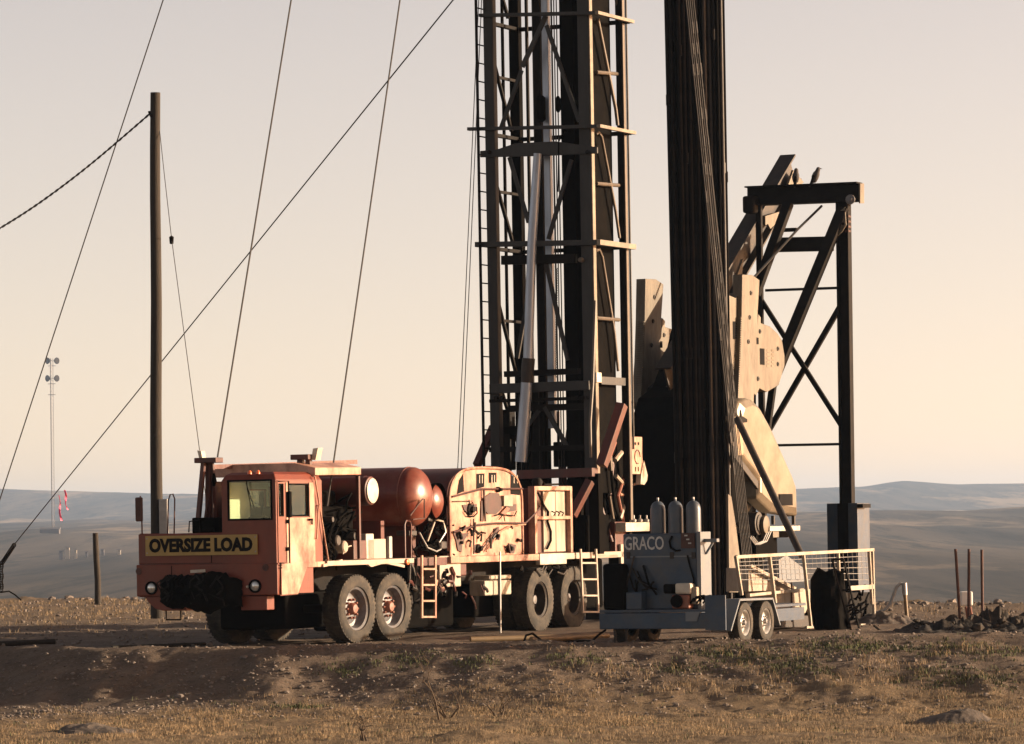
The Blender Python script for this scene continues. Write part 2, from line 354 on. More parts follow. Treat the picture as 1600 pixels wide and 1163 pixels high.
def scatter_gravel():
    rnd = random.Random(3); vs = []; fs = []
    for i in range(17000):
        X = rnd.uniform(-8.4, 8.4); Y = rnd.uniform(57, 64.5)
        if fbm(X*.8, Y*.8, 3) < rnd.uniform(-.5, .4): continue
        if Y < 59 and rnd.random() < .6: continue
        stone(vs, fs, X, Y, ground_z(X, Y), .006+.026*rnd.random()**2.8+(.03 if rnd.random() < .014 else 0), rnd)
    for i in range(2600):
        Y = rnd.uniform(64.5, 112); X = rnd.uniform(-.128, -.03)*Y if rnd.random() < .7 else rnd.uniform(.05, .128)*Y
        if Y > 100-1.25*max(-14, min(13, X)): continue
        stone(vs, fs, X, Y, ground_z(X, Y), .01+.045*rnd.random()**3, rnd)
    for i in range(260):
        X = rnd.uniform(-13, 13); Y = 100.5-1.25*X+rnd.uniform(-2.5, .6)
        stone(vs, fs, X, Y, ground_z(X, Y), .02+.10*rnd.random()**3, rnd)
    stuff('gravel', vs, fs, 'rock', 'pale pebbles and small stones strewn over the dirt pad and its slope', 'gravel')
scatter_gravel()
def blades(vs, fs, x, y, z, n, h, spread, rnd, wd=.004):
    for i in range(n):
        a = rnd.uniform(0, 6.28); l = h*rnd.uniform(.5, 1.2); ox, oy = rnd.gauss(0, spread), rnd.gauss(0, spread)
        lean = rnd.uniform(.1, .8)*l; k = len(vs); c, s = math.cos(a), math.sin(a); b = rnd.uniform(0, 6.28); wx, wy = wd*math.cos(b), wd*math.sin(b)
        bx, by = x+ox, y+oy
        vs += [(bx-wx, by-wy, z-.01), (bx+wx, by+wy, z-.01), (bx+wx*.6+c*lean*.4, by+wy*.6+s*lean*.4, z+l*.6), (bx-wx*.6+c*lean*.4, by-wy*.6+s*lean*.4, z+l*.6), (bx+c*lean, by+s*lean, z+l)]
        fs += [(k, k+1, k+2, k+3), (k+3, k+2, k+4)]
def scatter_grass():
    rnd = random.Random(5); vs = []; fs = []; gv = []; gf = []
    for i in range(26000):
        X = rnd.uniform(-8, 8); Y = 47+14*rnd.random()**.8
        d = sm(61.5, 57.5, Y)*.5+.06+.95*fbm(X*.8, Y*.3, 7)
        if rnd.random() > d: continue
        blades(vs, fs, X, Y, ground_z(X, Y), rnd.choice((4, 6, 9)), (.018+.05*rnd.random()**2.5)*(1+1.6*max(0, fbm(X*1.1, Y*.5, 3))), .045, rnd, .0028)
    for i in range(3500):
        X = rnd.uniform(-14, 12); Y = rnd.uniform(70, 113)
        if Y > 101.5-1.25*max(-14, min(13, X)) or (-3.5 < X < 6 and Y < 90): continue
        if rnd.random() > sm(66, 98, Y)*.8+.3*fbm(X*.4, Y*.3, 7): continue
        blades(vs, fs, X, Y, ground_z(X, Y), 5, .05+.07*rnd.random(), .08, rnd, .006)
    for i in range(700):
        X = rnd.uniform(.5, 8); Y = rnd.uniform(58.5, 62)
        if fbm(X*.9, Y*.9, 11) < .05: continue
        blades(vs, fs, X, Y, ground_z(X, Y), 6, .1, .07, rnd)
    for cx, cy, rr in ((640, 1022, .3), (900, 1035, .3), (1120, 1027, .35), (1165, 1035, .4), (1230, 1046, .35), (1310, 1022, .45), (1350, 1025, .4), (1470, 1025, .5), (1570, 1030, .4), (1060, 1050, .3), (545, 1028, .25), (1460, 1070, .5), (1250, 1060, .3), (740, 1035, .2), (1540, 1075, .4), (470, 1085, .3)):
        Y0 = 62.3-(cy-1012)/100*4.2; p = wp(cx, cy, Y0)
        for j in range(int(80*rr/.3)):
            X, Y = p.x+rnd.gauss(0, rr*.9), p.y+rnd.gauss(0, rr*.8)
            blades(gv, gf, X, Y, ground_z(X, Y), 4, .05, .04, rnd, .008)
    for i in range(260):
        X, Y = rnd.uniform(-7, 8), rnd.uniform(48, 62); blades(gv, gf, X, Y, ground_z(X, Y), 5, .05, .05, rnd, .006)
    stuff('dry_grass', vs, fs, 'straw', 'short straw coloured grass covering the foreground below the slope', 'grass')
    stuff('green_weeds', gv, gf, 'weed', 'low green weeds in patches along the gravel slope', 'weeds')
scatter_grass()
# ------------------------------------------------------------------ the truck
truck = thing('rig_truck', 'orange red oilfield rig truck with half cab and yellow banner on its front', 'truck', T(6, 1.25, 0))
W = 2.5
zt = 1.33                                                         # deck height
bump_ = MB(); bump_.box((0, 0, .83), (.10, W, 1.325)).box((.1, .0, .83), (1.2, .05, 1.31)).box((.1, W-.05, .83), (1.0, W, 1.31))
front = bump_.build('front_bumper', 'red', truck, bevel=.015)
up = MB().box((.03, .96, 1.33), (.09, W-.03, 1.80)).box((.09, .96, 1.76), (1.5, W-.03, 1.80)); up.build('front_panel', 'red', truck, bevel=.012)
MB().box((.02, .02, 1.317), (.032, W-.05, 1.335)).build('seam_strip', 'red_dark', front)
for x, y0, y1 in ((329, 868, 883), (352, 868, 884), (268, 884, 936)):
    a_, b_ = onu(x, y0, .0), onu(x, y1, .0); MB().box((-.004 if y0 > 880 else .024, a_.y-.006, b_.z), (-.001 if y0 > 880 else .0295, a_.y+.006, a_.z)).build('panel_seam', 'black', front)
a_, b_ = onu(229, 883, 0), onu(329, 880, 0); MB().box((.026, b_.y, a_.z), (.0295, a_.y, a_.z+.02)).build('panel_seam', 'black', front)
# rounded apron and blocks under the bumper
a = onu(227, 938, .05); b = onu(290, 938, .05)
prof = [(b.y, .83), (a.y, .83), (a.y, .80), (a.y-.06, .72), (a.y-.16, .64), (a.y-.3, .6), (b.y, .6)]
MB().prism([(.06, y, z) for y, z in prof], (.5, 0, 0)).build('apron', 'red', front, bevel=.01)
MB().box((.06, .22, .60), (.3, .68, .82)).build('tow_block', 'red', front, bevel=.01)
MB().tube([(.08, 2.02, .6), (.08, 2.02, .46), (.08, 1.76, .46), (.08, 1.76, .6)], .014, 6).build('step', 'steel_black', front)
for x, y in ((237, 919), (399, 916)):
    c = onu(x, y, 0)
    hl = MB().lathe((0.001, c.y, c.z), (-1, 0, 0), [(0, .105), (.03, .105), (.035, .085), (.012, .08)], 24).build('headlight', 'black', front, True)
    MB().lathe((-.012, c.y, c.z), (-1, 0, 0), [(0, .08), (.012, .07), (.022, .04), (.026, 0)], 20).build('lens', 'lamp_glass', hl, True)
for x, y in ((217, 893), (415, 887)):
    c = onu(x, y, 0); MB().lathe((0, c.y, c.z), (-1, 0, 0), [(0, .055), (.015, .05), (.02, 0)], 16).build('marker_lamp', 'rust', front, True)
c = onu(387, 917, 0); MB().lathe((0, c.y, c.z), (-1, 0, 0), [(0, .022), (.02, .02), (.03, 0)], 12).build('turn_lamp', 'white', front, True)
# banner
s0 = onu(403, 866, -.0); s1 = onu(228, 838, 0)
banner = MB().box((-.022, s0.y, s0.z-.005), (-.002, s1.y, s1.z-.0)).build('banner', 'sign_yellow', truck)
banner['label'] = 'yellow OVERSIZE LOAD banner'
ll = onu(236, 869, -.03); lw = ll.y-onu(397, 866, -.03).y
hgt = s1.z-s0.z
place_text('lettering', 'OVERSIZE LOAD', T(-.023, s1.y-.07, s0.z+.045), -CP, (0, 0, 1), (s1.y-s0.y)-.15, hgt-.085, 'letter_black', banner, bold=.05)
for y in (s0.y+.03, s1.y-.03):
    for z in (s0.z+.04, s1.z-.04): MB().lathe((-.022, y, z), (-1, 0, 0), [(0, .012), (.006, .01), (.008, 0)], 8).build('rivet', 'galv', banner)
# covered winch on the front
rnd = random.Random(2); vs = []; fs = []; NU, NV = 26, 14
for i in range(NU+1):
    for j in range(NV+1):
        t = i/NU; x = 252+t*128; top = 905-11*math.sin(t*3.1)-4*math.sin(t*9+1)+(6 if t < .08 else 0); bot = 938+18*math.sin(t*2.6+.2)+3*math.sin(t*14)
        y = top+(bot-top)*j/NV; p = onu(x, y, 0)
        e = math.sin(math.pi*t)**.5*math.sin(math.pi*min(1, .12+j/NV*.9))**.7
        k = fbm(p.y*7, p.z*6, 3, 5)*.16+.03*math.sin(p.y*45+3*math.sin(p.z*9))
        vs.append((min(-.02, -.03-.3*e+k*e), p.y+.02*fbm(p.z*20, p.y*9, 2), p.z+(.05*fbm(p.y*14, 2, 5) if j in (0, NV) else 0)))
for i in range(NU):
    for j in range(NV): fs.append((i*(NV+1)+j, i*(NV+1)+j+1, (i+1)*(NV+1)+j+1, (i+1)*(NV+1)+j))
wc = MB().add(vs, fs).build('winch_cover', 'black', truck, True)
wc['label'] = 'black crumpled cover over the front winch'
sv = wc.modifiers.new('solid', 'SOLIDIFY'); sv.thickness = .02
rnd = random.Random(8)
for i in range(13):
    x0 = rnd.uniform(262, 360); P = []
    for k_ in range(6):
        t = k_/5; p = onu(x0+(rnd.uniform(-5, 5))+t*rnd.uniform(-14, 14), 899+t*(38+10*math.sin(x0)), 0); P.append((-.27-.1*math.sin(math.pi*t)*math.sin((x0-250)/130*3.1), p.y, p.z))
    MB().tube(P, rnd.uniform(.008, .02), 6).build('rope_strand', rnd.choice(('black', 'steel_black', 'steel_black')), wc, True)
c = onu(312, 893, -.1); MB().beam((-.16, c.y+.13, c.z+.0), (-.16, c.y-.13, c.z+.01), .012, .045).build('pale_plate', 'white', wc)
# cab
CW = .96; CD = 1.52; z0c = .84; z1c = 2.60
fw0, fw1 = onu(424, 811, 0), onu(356, 752, 0)
fh = (fw0.y, fw1.y, fw0.z, fw1.z)
cabm = MB()
cabm.panel(0, 0.012, .04, .012, CW, 1.32, z1c, [fh])
q0, q1 = onv(432.5, 806, 0), onv(442, 757, 0); d0, d1 = onv(451, 806, 0), onv(481, 757, 0)
qh = (.10, q1.x, d0.z, d1.z); dh = (d0.x, d1.x, d0.z, d1.z)
cabm.panel(1, 0.0, .04, .055, CD, 1.32, z1c, [qh, dh])
cabm.panel(1, CW-.04, .04, .055, CD-.04, 1.80, z1c, [(.85, 1.35, 1.95, 2.45)])
cabm.panel(0, CD-.042, .04, .042, CW, 1.32, z1c, [(.07, .89, 1.62, 2.5)])
cabm.box((.06, .05, 1.34), (CD-.05, CW-.05, 1.38))
cab = cabm.build('cab', 'red', truck, bevel=.01)
roof = MB(); k = .05
roof.add([(0, 0, z1c), (CD, 0, z1c), (CD, CW, z1c), (0, CW, z1c), (.0+k, k, z1c+.09), (CD-.02, k, z1c+.09), (CD-.02, CW-k, z1c+.09), (k, CW-k, z1c+.09),
          (.14, .12, z1c+.13), (CD-.06, .12, z1c+.13), (CD-.06, CW-.12, z1c+.13), (.14, CW-.12, z1c+.13)],
         [(0, 3, 2, 1), (0, 1, 5, 4), (1, 2, 6, 5), (2, 3, 7, 6), (3, 0, 4, 7), (4, 5, 9, 8), (5, 6, 10, 9), (6, 7, 11, 10), (7, 4, 8, 11), (8, 9, 10, 11)])
roof.build('roof', 'red', cab, bevel=.012)
for x in (390, 403):
    c = onu(x, 735, .05); MB().lathe((.05, c.y, z1c+.10), (0, 0, 1), [(0, .035), (.03, .033), (.055, .018), (.06, 0)], 12).build('marker_light', 'orange_lens', cab, True)
g = MB(); t = .035
def frame_rect(mb, axis, at, th, a0, a1, b0, b1, t): mb.panel(axis, at, th, a0-t, a1+t, b0-t, b1+t, [(a0, a1, b0, b1)])
gk = MB(); frame_rect(gk, 0, 0.002, .02, fh[0]+.012, fh[1]-.012, fh[2]+.012, fh[3]-.012, .028); gk.build('window_gasket', 'black', cab)
gk = MB(); frame_rect(gk, 1, -.006, .02, dh[0]+.01, dh[1]-.01, dh[2]+.01, dh[3]-.01, .024); frame_rect(gk, 1, -.006, .02, qh[0]+.01, qh[1]-.01, qh[2]+.01, qh[3]-.01, .02); gk.build('window_gasket', 'black', cab)
for n_, (ax, at, h) in {'windscreen': (0, .03, fh), 'side_window': (1, .02, dh), 'quarter_window': (1, .02, qh), 'rear_window': (0, CD-.03, (.07, .89, 1.62, 2.5)), 'far_window': (1, CW-.03, (.85, 1.35, 1.95, 2.45))}.items():
    MB().panel(ax, at, .006, h[0]-.005, h[1]+.005, h[2]-.005, h[3]+.005).build(n_, 'glass', cab)
c = onu(388, 765, 0); c2 = onu(393, 792, 0); c3 = onu(386, 750, 0)
MB().tube([(-.02, c3.y, c3.z), (-.03, c.y, c.z), (-.012, c2.y, c2.z)], .008, 6).tube([(-.015, c.y+.03, c.z+.1), (-.012, c.y-.1, c.z-.28)], .007, 6).build('wiper', 'black', cab)
MB().box((.5, .25, 1.4), (.95, .75, 1.75)).box((.9, .25, 1.75), (1.02, .75, 2.2)).build('seat', 'black', cab, bevel=.05)
MB().panel(1, CW-.052, .008, .06, CD-.06, 1.4, 2.58, [(.82, 1.38, 1.92, 2.48)]).build('lining', 'lining', cab)
MB().panel(0, CD-.056, .01, .05, CW-.06, 1.4, 2.58, [(.05, .91, 1.6, 2.52)]).build('lining', 'lining', cab)
sw = [(.33+.09*math.cos(a_)*.5, .5+.2*math.sin(a_), 1.98+.2*math.cos(a_)*.4) for a_ in [i*math.pi/8 for i in range(17)]]
MB().tube(sw, .014, 6).tube([(.33, .5, 1.98), (.2, .5, 1.5)], .03, 6).build('steering_wheel', 'black', cab)
# door: proud panel around the side window, handle, hinge line
e0, e1 = onv(448, 880, 0), onv(490, 752, 0)
door = MB().panel(1, -.012, .011, e0.x, e1.x, e0.z-.0, z1c-.06, [(dh[0]-.03, dh[1]+.03, dh[2]-.03, dh[3]+.03)]).build('door', 'red_sunlit', cab, bevel=.006)
h = onv(482, 815, 0); MB().beam((h.x-.05, -.04, h.z+.03), (h.x+.06, -.04, h.z+.03), .02, .03).beam((h.x+.05, -.035, h.z+.03), (h.x+.05, -.035, h.z-.05), .02).build('door_handle', 'black', door)
for yy in (815, 858): 
    h = onv(448, yy, 0); MB().box((h.x-.03, -.03, h.z-.03), (h.x+.03, -.0125, h.z+.03)).build('hinge', 'black', door)
# lower cab side with step well
c0 = onv(464, 928, 0); c1 = onv(478, 887, 0); c2 = onv(499, 887, 0); c3 = onv(499, 930, 0)
MB().prism([(.1, -.002, .83), (c0.x, -.002, .83), (c1.x, -.002, 1.24), (1.56, -.002, 1.24), (1.56, -.002, 1.325), (.1, -.002, 1.325)], (0, -.02, 0)).build('side_skirt', 'red_sunlit', truck, bevel=.006)
MB().box((c0.x+.05, .25, .85), (1.56, .3, 1.24)).box((c0.x+.02, -.02, .828), (1.56, .3, .845)).build('step_well', 'black', truck)  # black in place of the shade inside the open step well
v0 = onv(437, 884, 0)
for dz in (0, -.045): MB().box((v0.x-.03, -.026, v0.z+dz), (v0.x+.04, -.0225, v0.z+dz+.018)).build('placard', 'letter_black', truck)
# mirror on long bracket
m0, m1 = onv(447, 752, -.16), onv(449, 880, -.16)
mir = MB().tube([(m0.x, -.02, m0.z), (m0.x, -.2, m0.z+.0), (m0.x, -.2, m1.z), (m0.x, -.02, m1.z)], .012, 6).build('mirror_bracket', 'black', cab)
MB().box((m0.x-.03, -.235, 2.02), (m0.x+.05, -.165, 2.42)).build('mirror', 'black', mir, bevel=.015)
m0 = onu(206, 800, .0)
mir = MB().tube([(.1, 2.44, 1.3), (.1, 2.44, 2.0), (.1, 2.46, 2.4)], .014, 6).build('mirror_post', 'red_dark', truck)
MB().box((.06, 2.42, 2.0), (.12, 2.54, 2.38)).build('mirror', 'rust', mir, bevel=.02)
# grab bars behind the door and hoop on the left deck
for a_, b_ in (((491, 745), (512, 876)), ((497, 790), (494, 842))):
    p, q = onv(*a_, -.03), onv(*b_, -.03); MB().tube([(p.x, .0, p.z), (p.x, -.04, p.z), (q.x, -.04, q.z), (q.x, .0, q.z)], .013, 6).build('grab_bar', 'red_sunlit', truck)
hp = [onu(x, y, .9) for x, y in ((262, 836), (263, 782), (266, 773), (270, 772), (273, 780), (272, 836))]
MB().tube(hp, .013, 6).build('grab_hoop', 'red_dark', truck)
MB().tube([onu(295, 832, .5), onu(296, 815, .5), onu(312, 813, .5), onu(312, 832, .5)], .012, 6).build('grab_hoop', 'steel_black', truck)
lo, hi = onu(349, 829, .8), onu(314, 809, .8)
MB().box((.5, lo.y, 1.8), (.95, hi.y, hi.z)).build('toolbox', 'black', truck, bevel=.02)
# mast rests: two A frames with saddles and the rail between them
def rest(top, legs, u, name):
    r_ = MB(); a_, b_ = [onu(x, y, u) for x, y in top]; r_.box((u-.12, a_.y, a_.z), (u+.12, b_.y, b_.z)); o = r_.build(name, 'red_dark', truck, bevel=.01)
    for (x0, y0, u0), (x1, y1, u1), wd in legs: MB().beam(onu(x0, y0, u0), onu(x1, y1, u1), wd, wd, (0, 1, 0)).build('rest_leg', 'red_dark', o)
    return o
ra = rest(((309, 724), (343, 715)), (((318, 722, .75), (308, 832, .7), .065), ((326, 722, .85), (326, 832, .9), .08), ((331, 722, .85), (341, 832, 1.0), .05), ((325, 780, .8), (318, 832, .8), .035)), .8, 'mast_rest')
MB().prism([onu(308, 704, .8), onu(314, 705, .8), onu(316, 716, .8), onu(311, 716, .8)], (.12, 0, 0)).build('saddle_horn', 'white', ra)
MB().tube([onu(334, 740, .75), onu(335, 752, .75), onu(334, 760, .75)], [.02, .04, .02], 8).build('sheave', 'black', ra)
rb = rest(((459, 719), (487, 710)), (((470, 717, 1.6), (470, 741, 1.6), .09), ((482, 717, 1.6), (484, 741, 1.6), .08)), 1.6, 'mast_rest')
MB().prism([onu(489, 701, 1.6), onu(497, 700, 1.6), onu(493, 719, 1.6), onu(486, 719, 1.6)], (.16, 0, 0)).build('saddle_horn', 'white', rb)
MB().beam(onu(327, 730, .9), onu(556, 722, 3.6), .08, .07).build('top_rail', 'red', truck)
# engine bay: sloping roof, posts, engine clutter
r0, r1 = onv(489, 743, .02), onv(561, 742, .02)
MB().add([(r0.x, -.02, r0.z-.0), (r1.x, -.02, r1.z), (r1.x, 1.9, r1.z), (r0.x, 1.9, r0.z), (r0.x, -.02, r0.z+.12), (r1.x, -.02, r1.z+.12), (r1.x, .35, r1.z+.20), (r0.x, .35, r0.z+.20), (r1.x, 1.9, r1.z+.2), (r0.x, 1.9, r0.z+.2)],
         [(0, 3, 2, 1), (0, 1, 5, 4), (4, 5, 6, 7), (7, 6, 8, 9), (1, 2, 8, 6, 5), (3, 0, 4, 7, 9), (2, 3, 9, 8)]).build('engine_roof', 'red_sunlit', truck, bevel=.01)
p, q = onv(559, 744, .05), onv(559, 826, .05)
for u_, v_ in ((p.x, .05), (r0.x+.05, .05), (p.x, 1.85), (r0.x+.05, 1.85)): MB().beam((u_, v_, p.z), (u_, v_, 1.35), .055).build('engine_post', 'red_dark', truck)
MB().box((1.65, .35, 1.36), (3.3, 1.8, 2.2)).box((1.9, .5, 2.2), (3.0, 1.6, 2.45)).build('engine_block', 'black', truck, bevel=.06)
MB().box((1.6, 1.95, 1.34), (3.4, 2.0, 2.62)).build('engine_back_panel', 'red_dark', truck)
rnd = random.Random(11)
eng = MB()
for i in range(26):
    u_, z_ = rnd.uniform(1.65, 3.0), rnd.uniform(1.42, 2.35); r_ = rnd.uniform(.015, .035)
    eng.tube([(u_, .33, z_), (u_+rnd.uniform(-.1, .1), .2-rnd.random()*.1, z_+rnd.uniform(-.1, .15)), (u_+rnd.uniform(-.3, .3), .15, z_+rnd.uniform(-.35, .1)), (u_+rnd.uniform(-.4, .4), .34, z_-rnd.uniform(.1, .4))], r_, 6)
eng.build('engine_hoses', 'black', truck, True)
for x, y, r_ in ((519, 845, .09), (530, 855, .1), (510, 812, .05), (545, 838, .07)):
    c = onv(x, y, .2); MB().lathe((c.x, .3, c.z), (0, -1, 0), [(0, r_), (.2, r_), (.22, r_*.8), (.22, 0)], 16).build('filter_can', ('steel_brown', 'cream')[x == 530], truck, True)
hh = [onv(x, y, .1) for x, y in ((536, 866), (540, 856), (548, 853), (556, 858), (560, 868))]
MB().tube(hh, .012, 6).build('hose', 'white', truck, True)
# battery boxes and small cabinets on the deck
for (x0, y0, x1, y1, m_, d_) in ((553, 872, 575, 844, 'red_dark', .4), (575, 872, 603, 842, 'deck_white', .35), (572, 842, 584, 834, 'white', .2), (609, 872, 613, 838, 'galv', .05)):
    p, q = onv(x0, y0, .06), onv(x1, y1, .06); MB().box((p.x, .06, 1.335), (q.x, .06+d_, q.z) if q.z > 1.4 else (q.x, .4, 1.7)).build('deck_box', m_, truck, bevel=.012)
# air cleaner, oil tanks across the truck, all facing the near side
def drum(name, cx, cy, r, v0, v1, m_, end='dome', em=None, lab=None):
    c = onv(cx, cy, v0)
    pr = [(0, r)] if end != 'dome' else []
    if end == 'dome': prof = [(-.26*r*2, 0), (-.25*r*2, .25*r), (-.21*r*2, .55*r), (-.14*r*2, .8*r), (-.06*r*2, .95*r), (0, r)]
    else: prof = [(-.02, 0), (-.02, r*.8), (0, r*.97), (.02, r)]
    L = v1-v0; prof += [(.08, r), (.085, r*1.02), (.12, r*1.02), (.125, r), (L, r), (L+.1*r, .7*r), (L+.12*r, 0)]
    o = MB().lathe((c.x, v0, c.z), (0, 1, 0), prof, 40).build(name, m_, truck, True); return o, c
o, c = drum('air_cleaner', 580, 767, .235, .02, .9, 'red_dark', 'flat')
MB().lathe((c.x, .0, c.z), (0, -1, 0), [(-.01, .20), (.012, .2), (.02, .17), (.02, 0)], 28).build('cap', 'white', o, True)
o, c = drum('oil_tank', 648, 776, .485, .14, 2.4, 'tank_red'); o['label'] = 'large red domed tank lying across the deck'
hb = [onv(x, y, -.14) for x, y in ((641, 806), (660, 780), (663, 780), (663, 810), (645, 812))]
MB().tube(hb, .012, 6).build('tank_bail', 'rust', o)
o, c = drum('oil_tank', 676, 784, .30, .1, 1.8, 'tank_red'); o['label'] = 'smaller red domed tank behind the large one'
MB().lathe((c.x, -.02, c.z), (0, 1, 0), [(0, .307), (.05, .312), (.1, .307)], 32).build('band', 'black', o)
for uu in (4.15, 5.3): MB().box((uu, .3, 1.34), (uu+.12, 2.3, 1.95)).build('tank_cradle', 'red_dark', truck)
# hydraulic clutter under the tanks
rnd = random.Random(21); hy = MB()
for i in range(22):
    p = onv(rnd.uniform(655, 702), rnd.uniform(812, 862), .12)
    pts = [p]; 
    for k_ in range(3): p = p+Vector((rnd.uniform(-.35, .35), rnd.uniform(-.05, .08), rnd.uniform(-.22, .16))); p.z = max(p.z, 1.36); pts.append(p)
    hy.tube(pts, rnd.choice((.012, .018, .025)), 6)
hy.build('hydraulic_hoses', 'black', truck, True)
for pts, m_ in ((((655, 832), (668, 856), (682, 862), (689, 858), (686, 848), (696, 832), (692, 814)), 'galv'), (((668, 846), (679, 816)), 'cream'), (((680, 812), (692, 815), (697, 830)), 'cream')):
    MB().tube([onv(x, y, .02) for x, y in pts], .016, 8).build('pipe', m_, truck, True)
for x0, y0, x1, y1 in ((670, 815, 680, 809), (640, 838, 652, 829), (690, 846, 700, 858)):
    p, q = onv(x0, y0, .05), onv(x1, y1, .05); MB().box((p.x, .05, p.z), (q.x, .3, q.z)).build('valve_block', 'steel_brown', truck, bevel=.02)
# drawworks housing with arched end plate
def arch(v, grow=0, x0=704.5, x1=818, top=731):
    a_, b_ = onv(x0, 866, 0), onv(x1, 866, 0); tz = onv((x0+x1)/2, top, 0).z; zl = 2.12; n = 12; pts = [(a_.x-grow, v, 1.335), (b_.x+grow, v, 1.335)]
    w2 = (b_.x-a_.x)/2+grow; cx = (a_.x+b_.x)/2
    for i in range(n*2+1):
        th = math.pi*i/(2*n); c_, s_ = math.cos(th), math.sin(th)
        pts.append((cx+w2*math.copysign(abs(c_)**.62, c_), v, zl+(tz+grow-zl)*abs(s_)**.62))
    return pts
dw = MB().prism(arch(.06), (0, 2.2, 0)).build('drawworks_housing', 'red_dark', truck, True)
plate = MB().prism(arch(.02, -.03), (0, .038, 0)).build('end_plate', 'red_sunlit', dw); plate['label'] = 'arched sunlit end plate of the drawworks'
rim_pts = arch(.01)[1:]+arch(.01)[:2][:1]
MB().tube(rim_pts, .022, 6).build('edge_rim', 'red_sunlit', dw)
def cc(cx, cy): return 680+cx/3.523, 690+cy/3.523                # coordinates of an enlarged view of this panel
def ppoly(pts, m_, th=.006, v=.02, name='slot', parent=None):
    P = [onv(*cc(x, y), v) for x, y in pts]; return MB().prism([(p.x, v-th, p.z) for p in P], (0, th-.001, 0)).build(name, m_, parent or dw)
for pts in (((118, 290), (130, 215), (152, 178), (158, 275)), ((225, 262), (226, 178), (270, 176), (268, 250)), ((294, 228), (294, 172), (336, 172), (336, 225)), ((414, 290), (414, 182), (445, 205), (462, 240), (466, 296))):
    s_ = ppoly(pts, 'letter_black')  # black plates, inner shade of the openings put into flat colour
for x in (240, 255, 308, 322, 430, 448): ppoly(((x, 230), (x, 185), (x+4, 185), (x+4, 230)), 'cream', .01, name='slot_bar')
for pts in (((248, 330), (262, 310), (262, 440), (246, 440)), ((262, 310), (300, 282), (345, 285), (358, 320), (362, 370), (330, 400), (285, 400), (264, 370)), ((95, 505), (180, 505), (145, 560), (140, 610), (120, 600), (110, 545)), ((145, 350), (224, 345), (222, 385), (160, 390)), ((385, 350), (442, 345), (442, 380), (380, 392)), ((320, 480), (345, 470), (350, 540), (318, 545)), ((400, 560), (440, 570), (430, 615), (395, 612)), ((210, 570), (262, 575), (245, 605), (214, 600))):
    ppoly(pts, 'maroon', .02, name='cover_plate')
ppoly(((348, 395), (380, 360), (398, 370), (372, 405)), 'hub_red', .05, name='bracket'); ppoly(((362, 298), (410, 296), (410, 356), (362, 356)), 'cream', .06, name='gauge_box')
for pts, r_, m_ in ((((88, 305), (250, 262), (345, 262), (475, 260)), .018, 'maroon'), (((88, 330), (200, 328)), .008, 'maroon'), (((262, 268), (270, 440)), .02, 'maroon'), (((95, 500), (230, 460), (330, 450), (490, 450), (545, 395), (570, 365)), .02, 'maroon'),
                    (((205, 425), (207, 620)), .016, 'maroon'), (((275, 605), (345, 500), (400, 470), (490, 455)), .017, 'red_sunlit'), (((255, 590), (335, 480)), .014, 'maroon'), (((320, 410), (350, 400), (430, 410), (442, 385)), .01, 'black'),
                    (((160, 385), (175, 410), (205, 415), (225, 395), (222, 360)), .012, 'black'), (((180, 320), (182, 350), (200, 335), (205, 355)), .01, 'black'), (((345, 430), (370, 400), (378, 440)), .01, 'black')):
    MB().tube([Vector((onv(*cc(x, y), 0).x, -.02, onv(*cc(x, y), 0).z)) for x, y in pts], r_, 6).build('pipe', m_, dw, True)
for cx, cy, r_ in ((190, 375, .10), (345, 265, .05), (330, 520, .06), (405, 590, .07), (235, 590, .08)):
    c = onv(*cc(cx, cy), 0); MB().lathe((c.x, .015, c.z), (0, -1, 0), [(0, r_), (.04, r_), (.06, r_*.6), (.1, r_*.5), (.1, 0)], 14).build('valve', 'steel_black', dw, True)
rnd = random.Random(4)
for i in range(16):
    c = onv(*cc(rnd.uniform(110, 460), rnd.uniform(470, 610)), 0); r_ = rnd.uniform(.015, .035)
    MB().tube([(c.x, .015, c.z), (c.x+rnd.uniform(-.06, .06), -.05, c.z+rnd.uniform(-.03, .08)), (c.x+rnd.uniform(-.12, .12), -.04, c.z-rnd.uniform(0, .12))], r_, 6).build('fitting', rnd.choice(('steel_black', 'maroon', 'steel_brown')), dw, True)
# driller's control cabinet
k0, k1 = onv(837, 866, -.03), onv(894, 760, -.03)
cabn = MB().box((k0.x+.03, .10, 1.34), (k1.x-.03, .7, k1.z-.03)).build('control_cabinet', 'red_dark', truck, bevel=.01)
fr = MB()
for (x0, x1, z0, z1) in ((k0.x, k0.x+.09, 1.335, k1.z), (k1.x-.09, k1.x, 1.335, k1.z), (k0.x+.09, k1.x-.09, k1.z-.075, k1.z), (k0.x+.09, k1.x-.09, 1.93, 1.99)): fr.box((x0, -.03, z0), (x1, .1, z1))
fr.build('cabinet_frame', 'red_sunlit', cabn, bevel=.006)
x_mid = onv(854, 800, 0).x; x_d = onv(873, 800, 0).x
for a_, b_ in ((x_mid, x_d-.01), (x_d+.01, k1.x-.1)): MB().box((a_, .06, 1.36), (b_, .098, k1.z-.09)).build('cabinet_door', 'cream', cabn, bevel=.006)
for x in (866, 873, 879):
    p, q = onv(x, 799, 0), onv(x+1, 806, 0); MB().tube([(p.x, .05, p.z), (p.x, -.02, p.z-.03), (q.x, .02, q.z)], .012, 6).build('lever', 'black', cabn)
for s_ in (0, .05): MB().tube([Vector((onv(x, y, 0).x+s_, .03, onv(x, y, 0).z)) for x, y in ((842, 770), (850, 788), (858, 800), (857, 815), (862, 830), (862, 845), (856, 858))], .012, 6).build('cable', 'black', cabn, True)
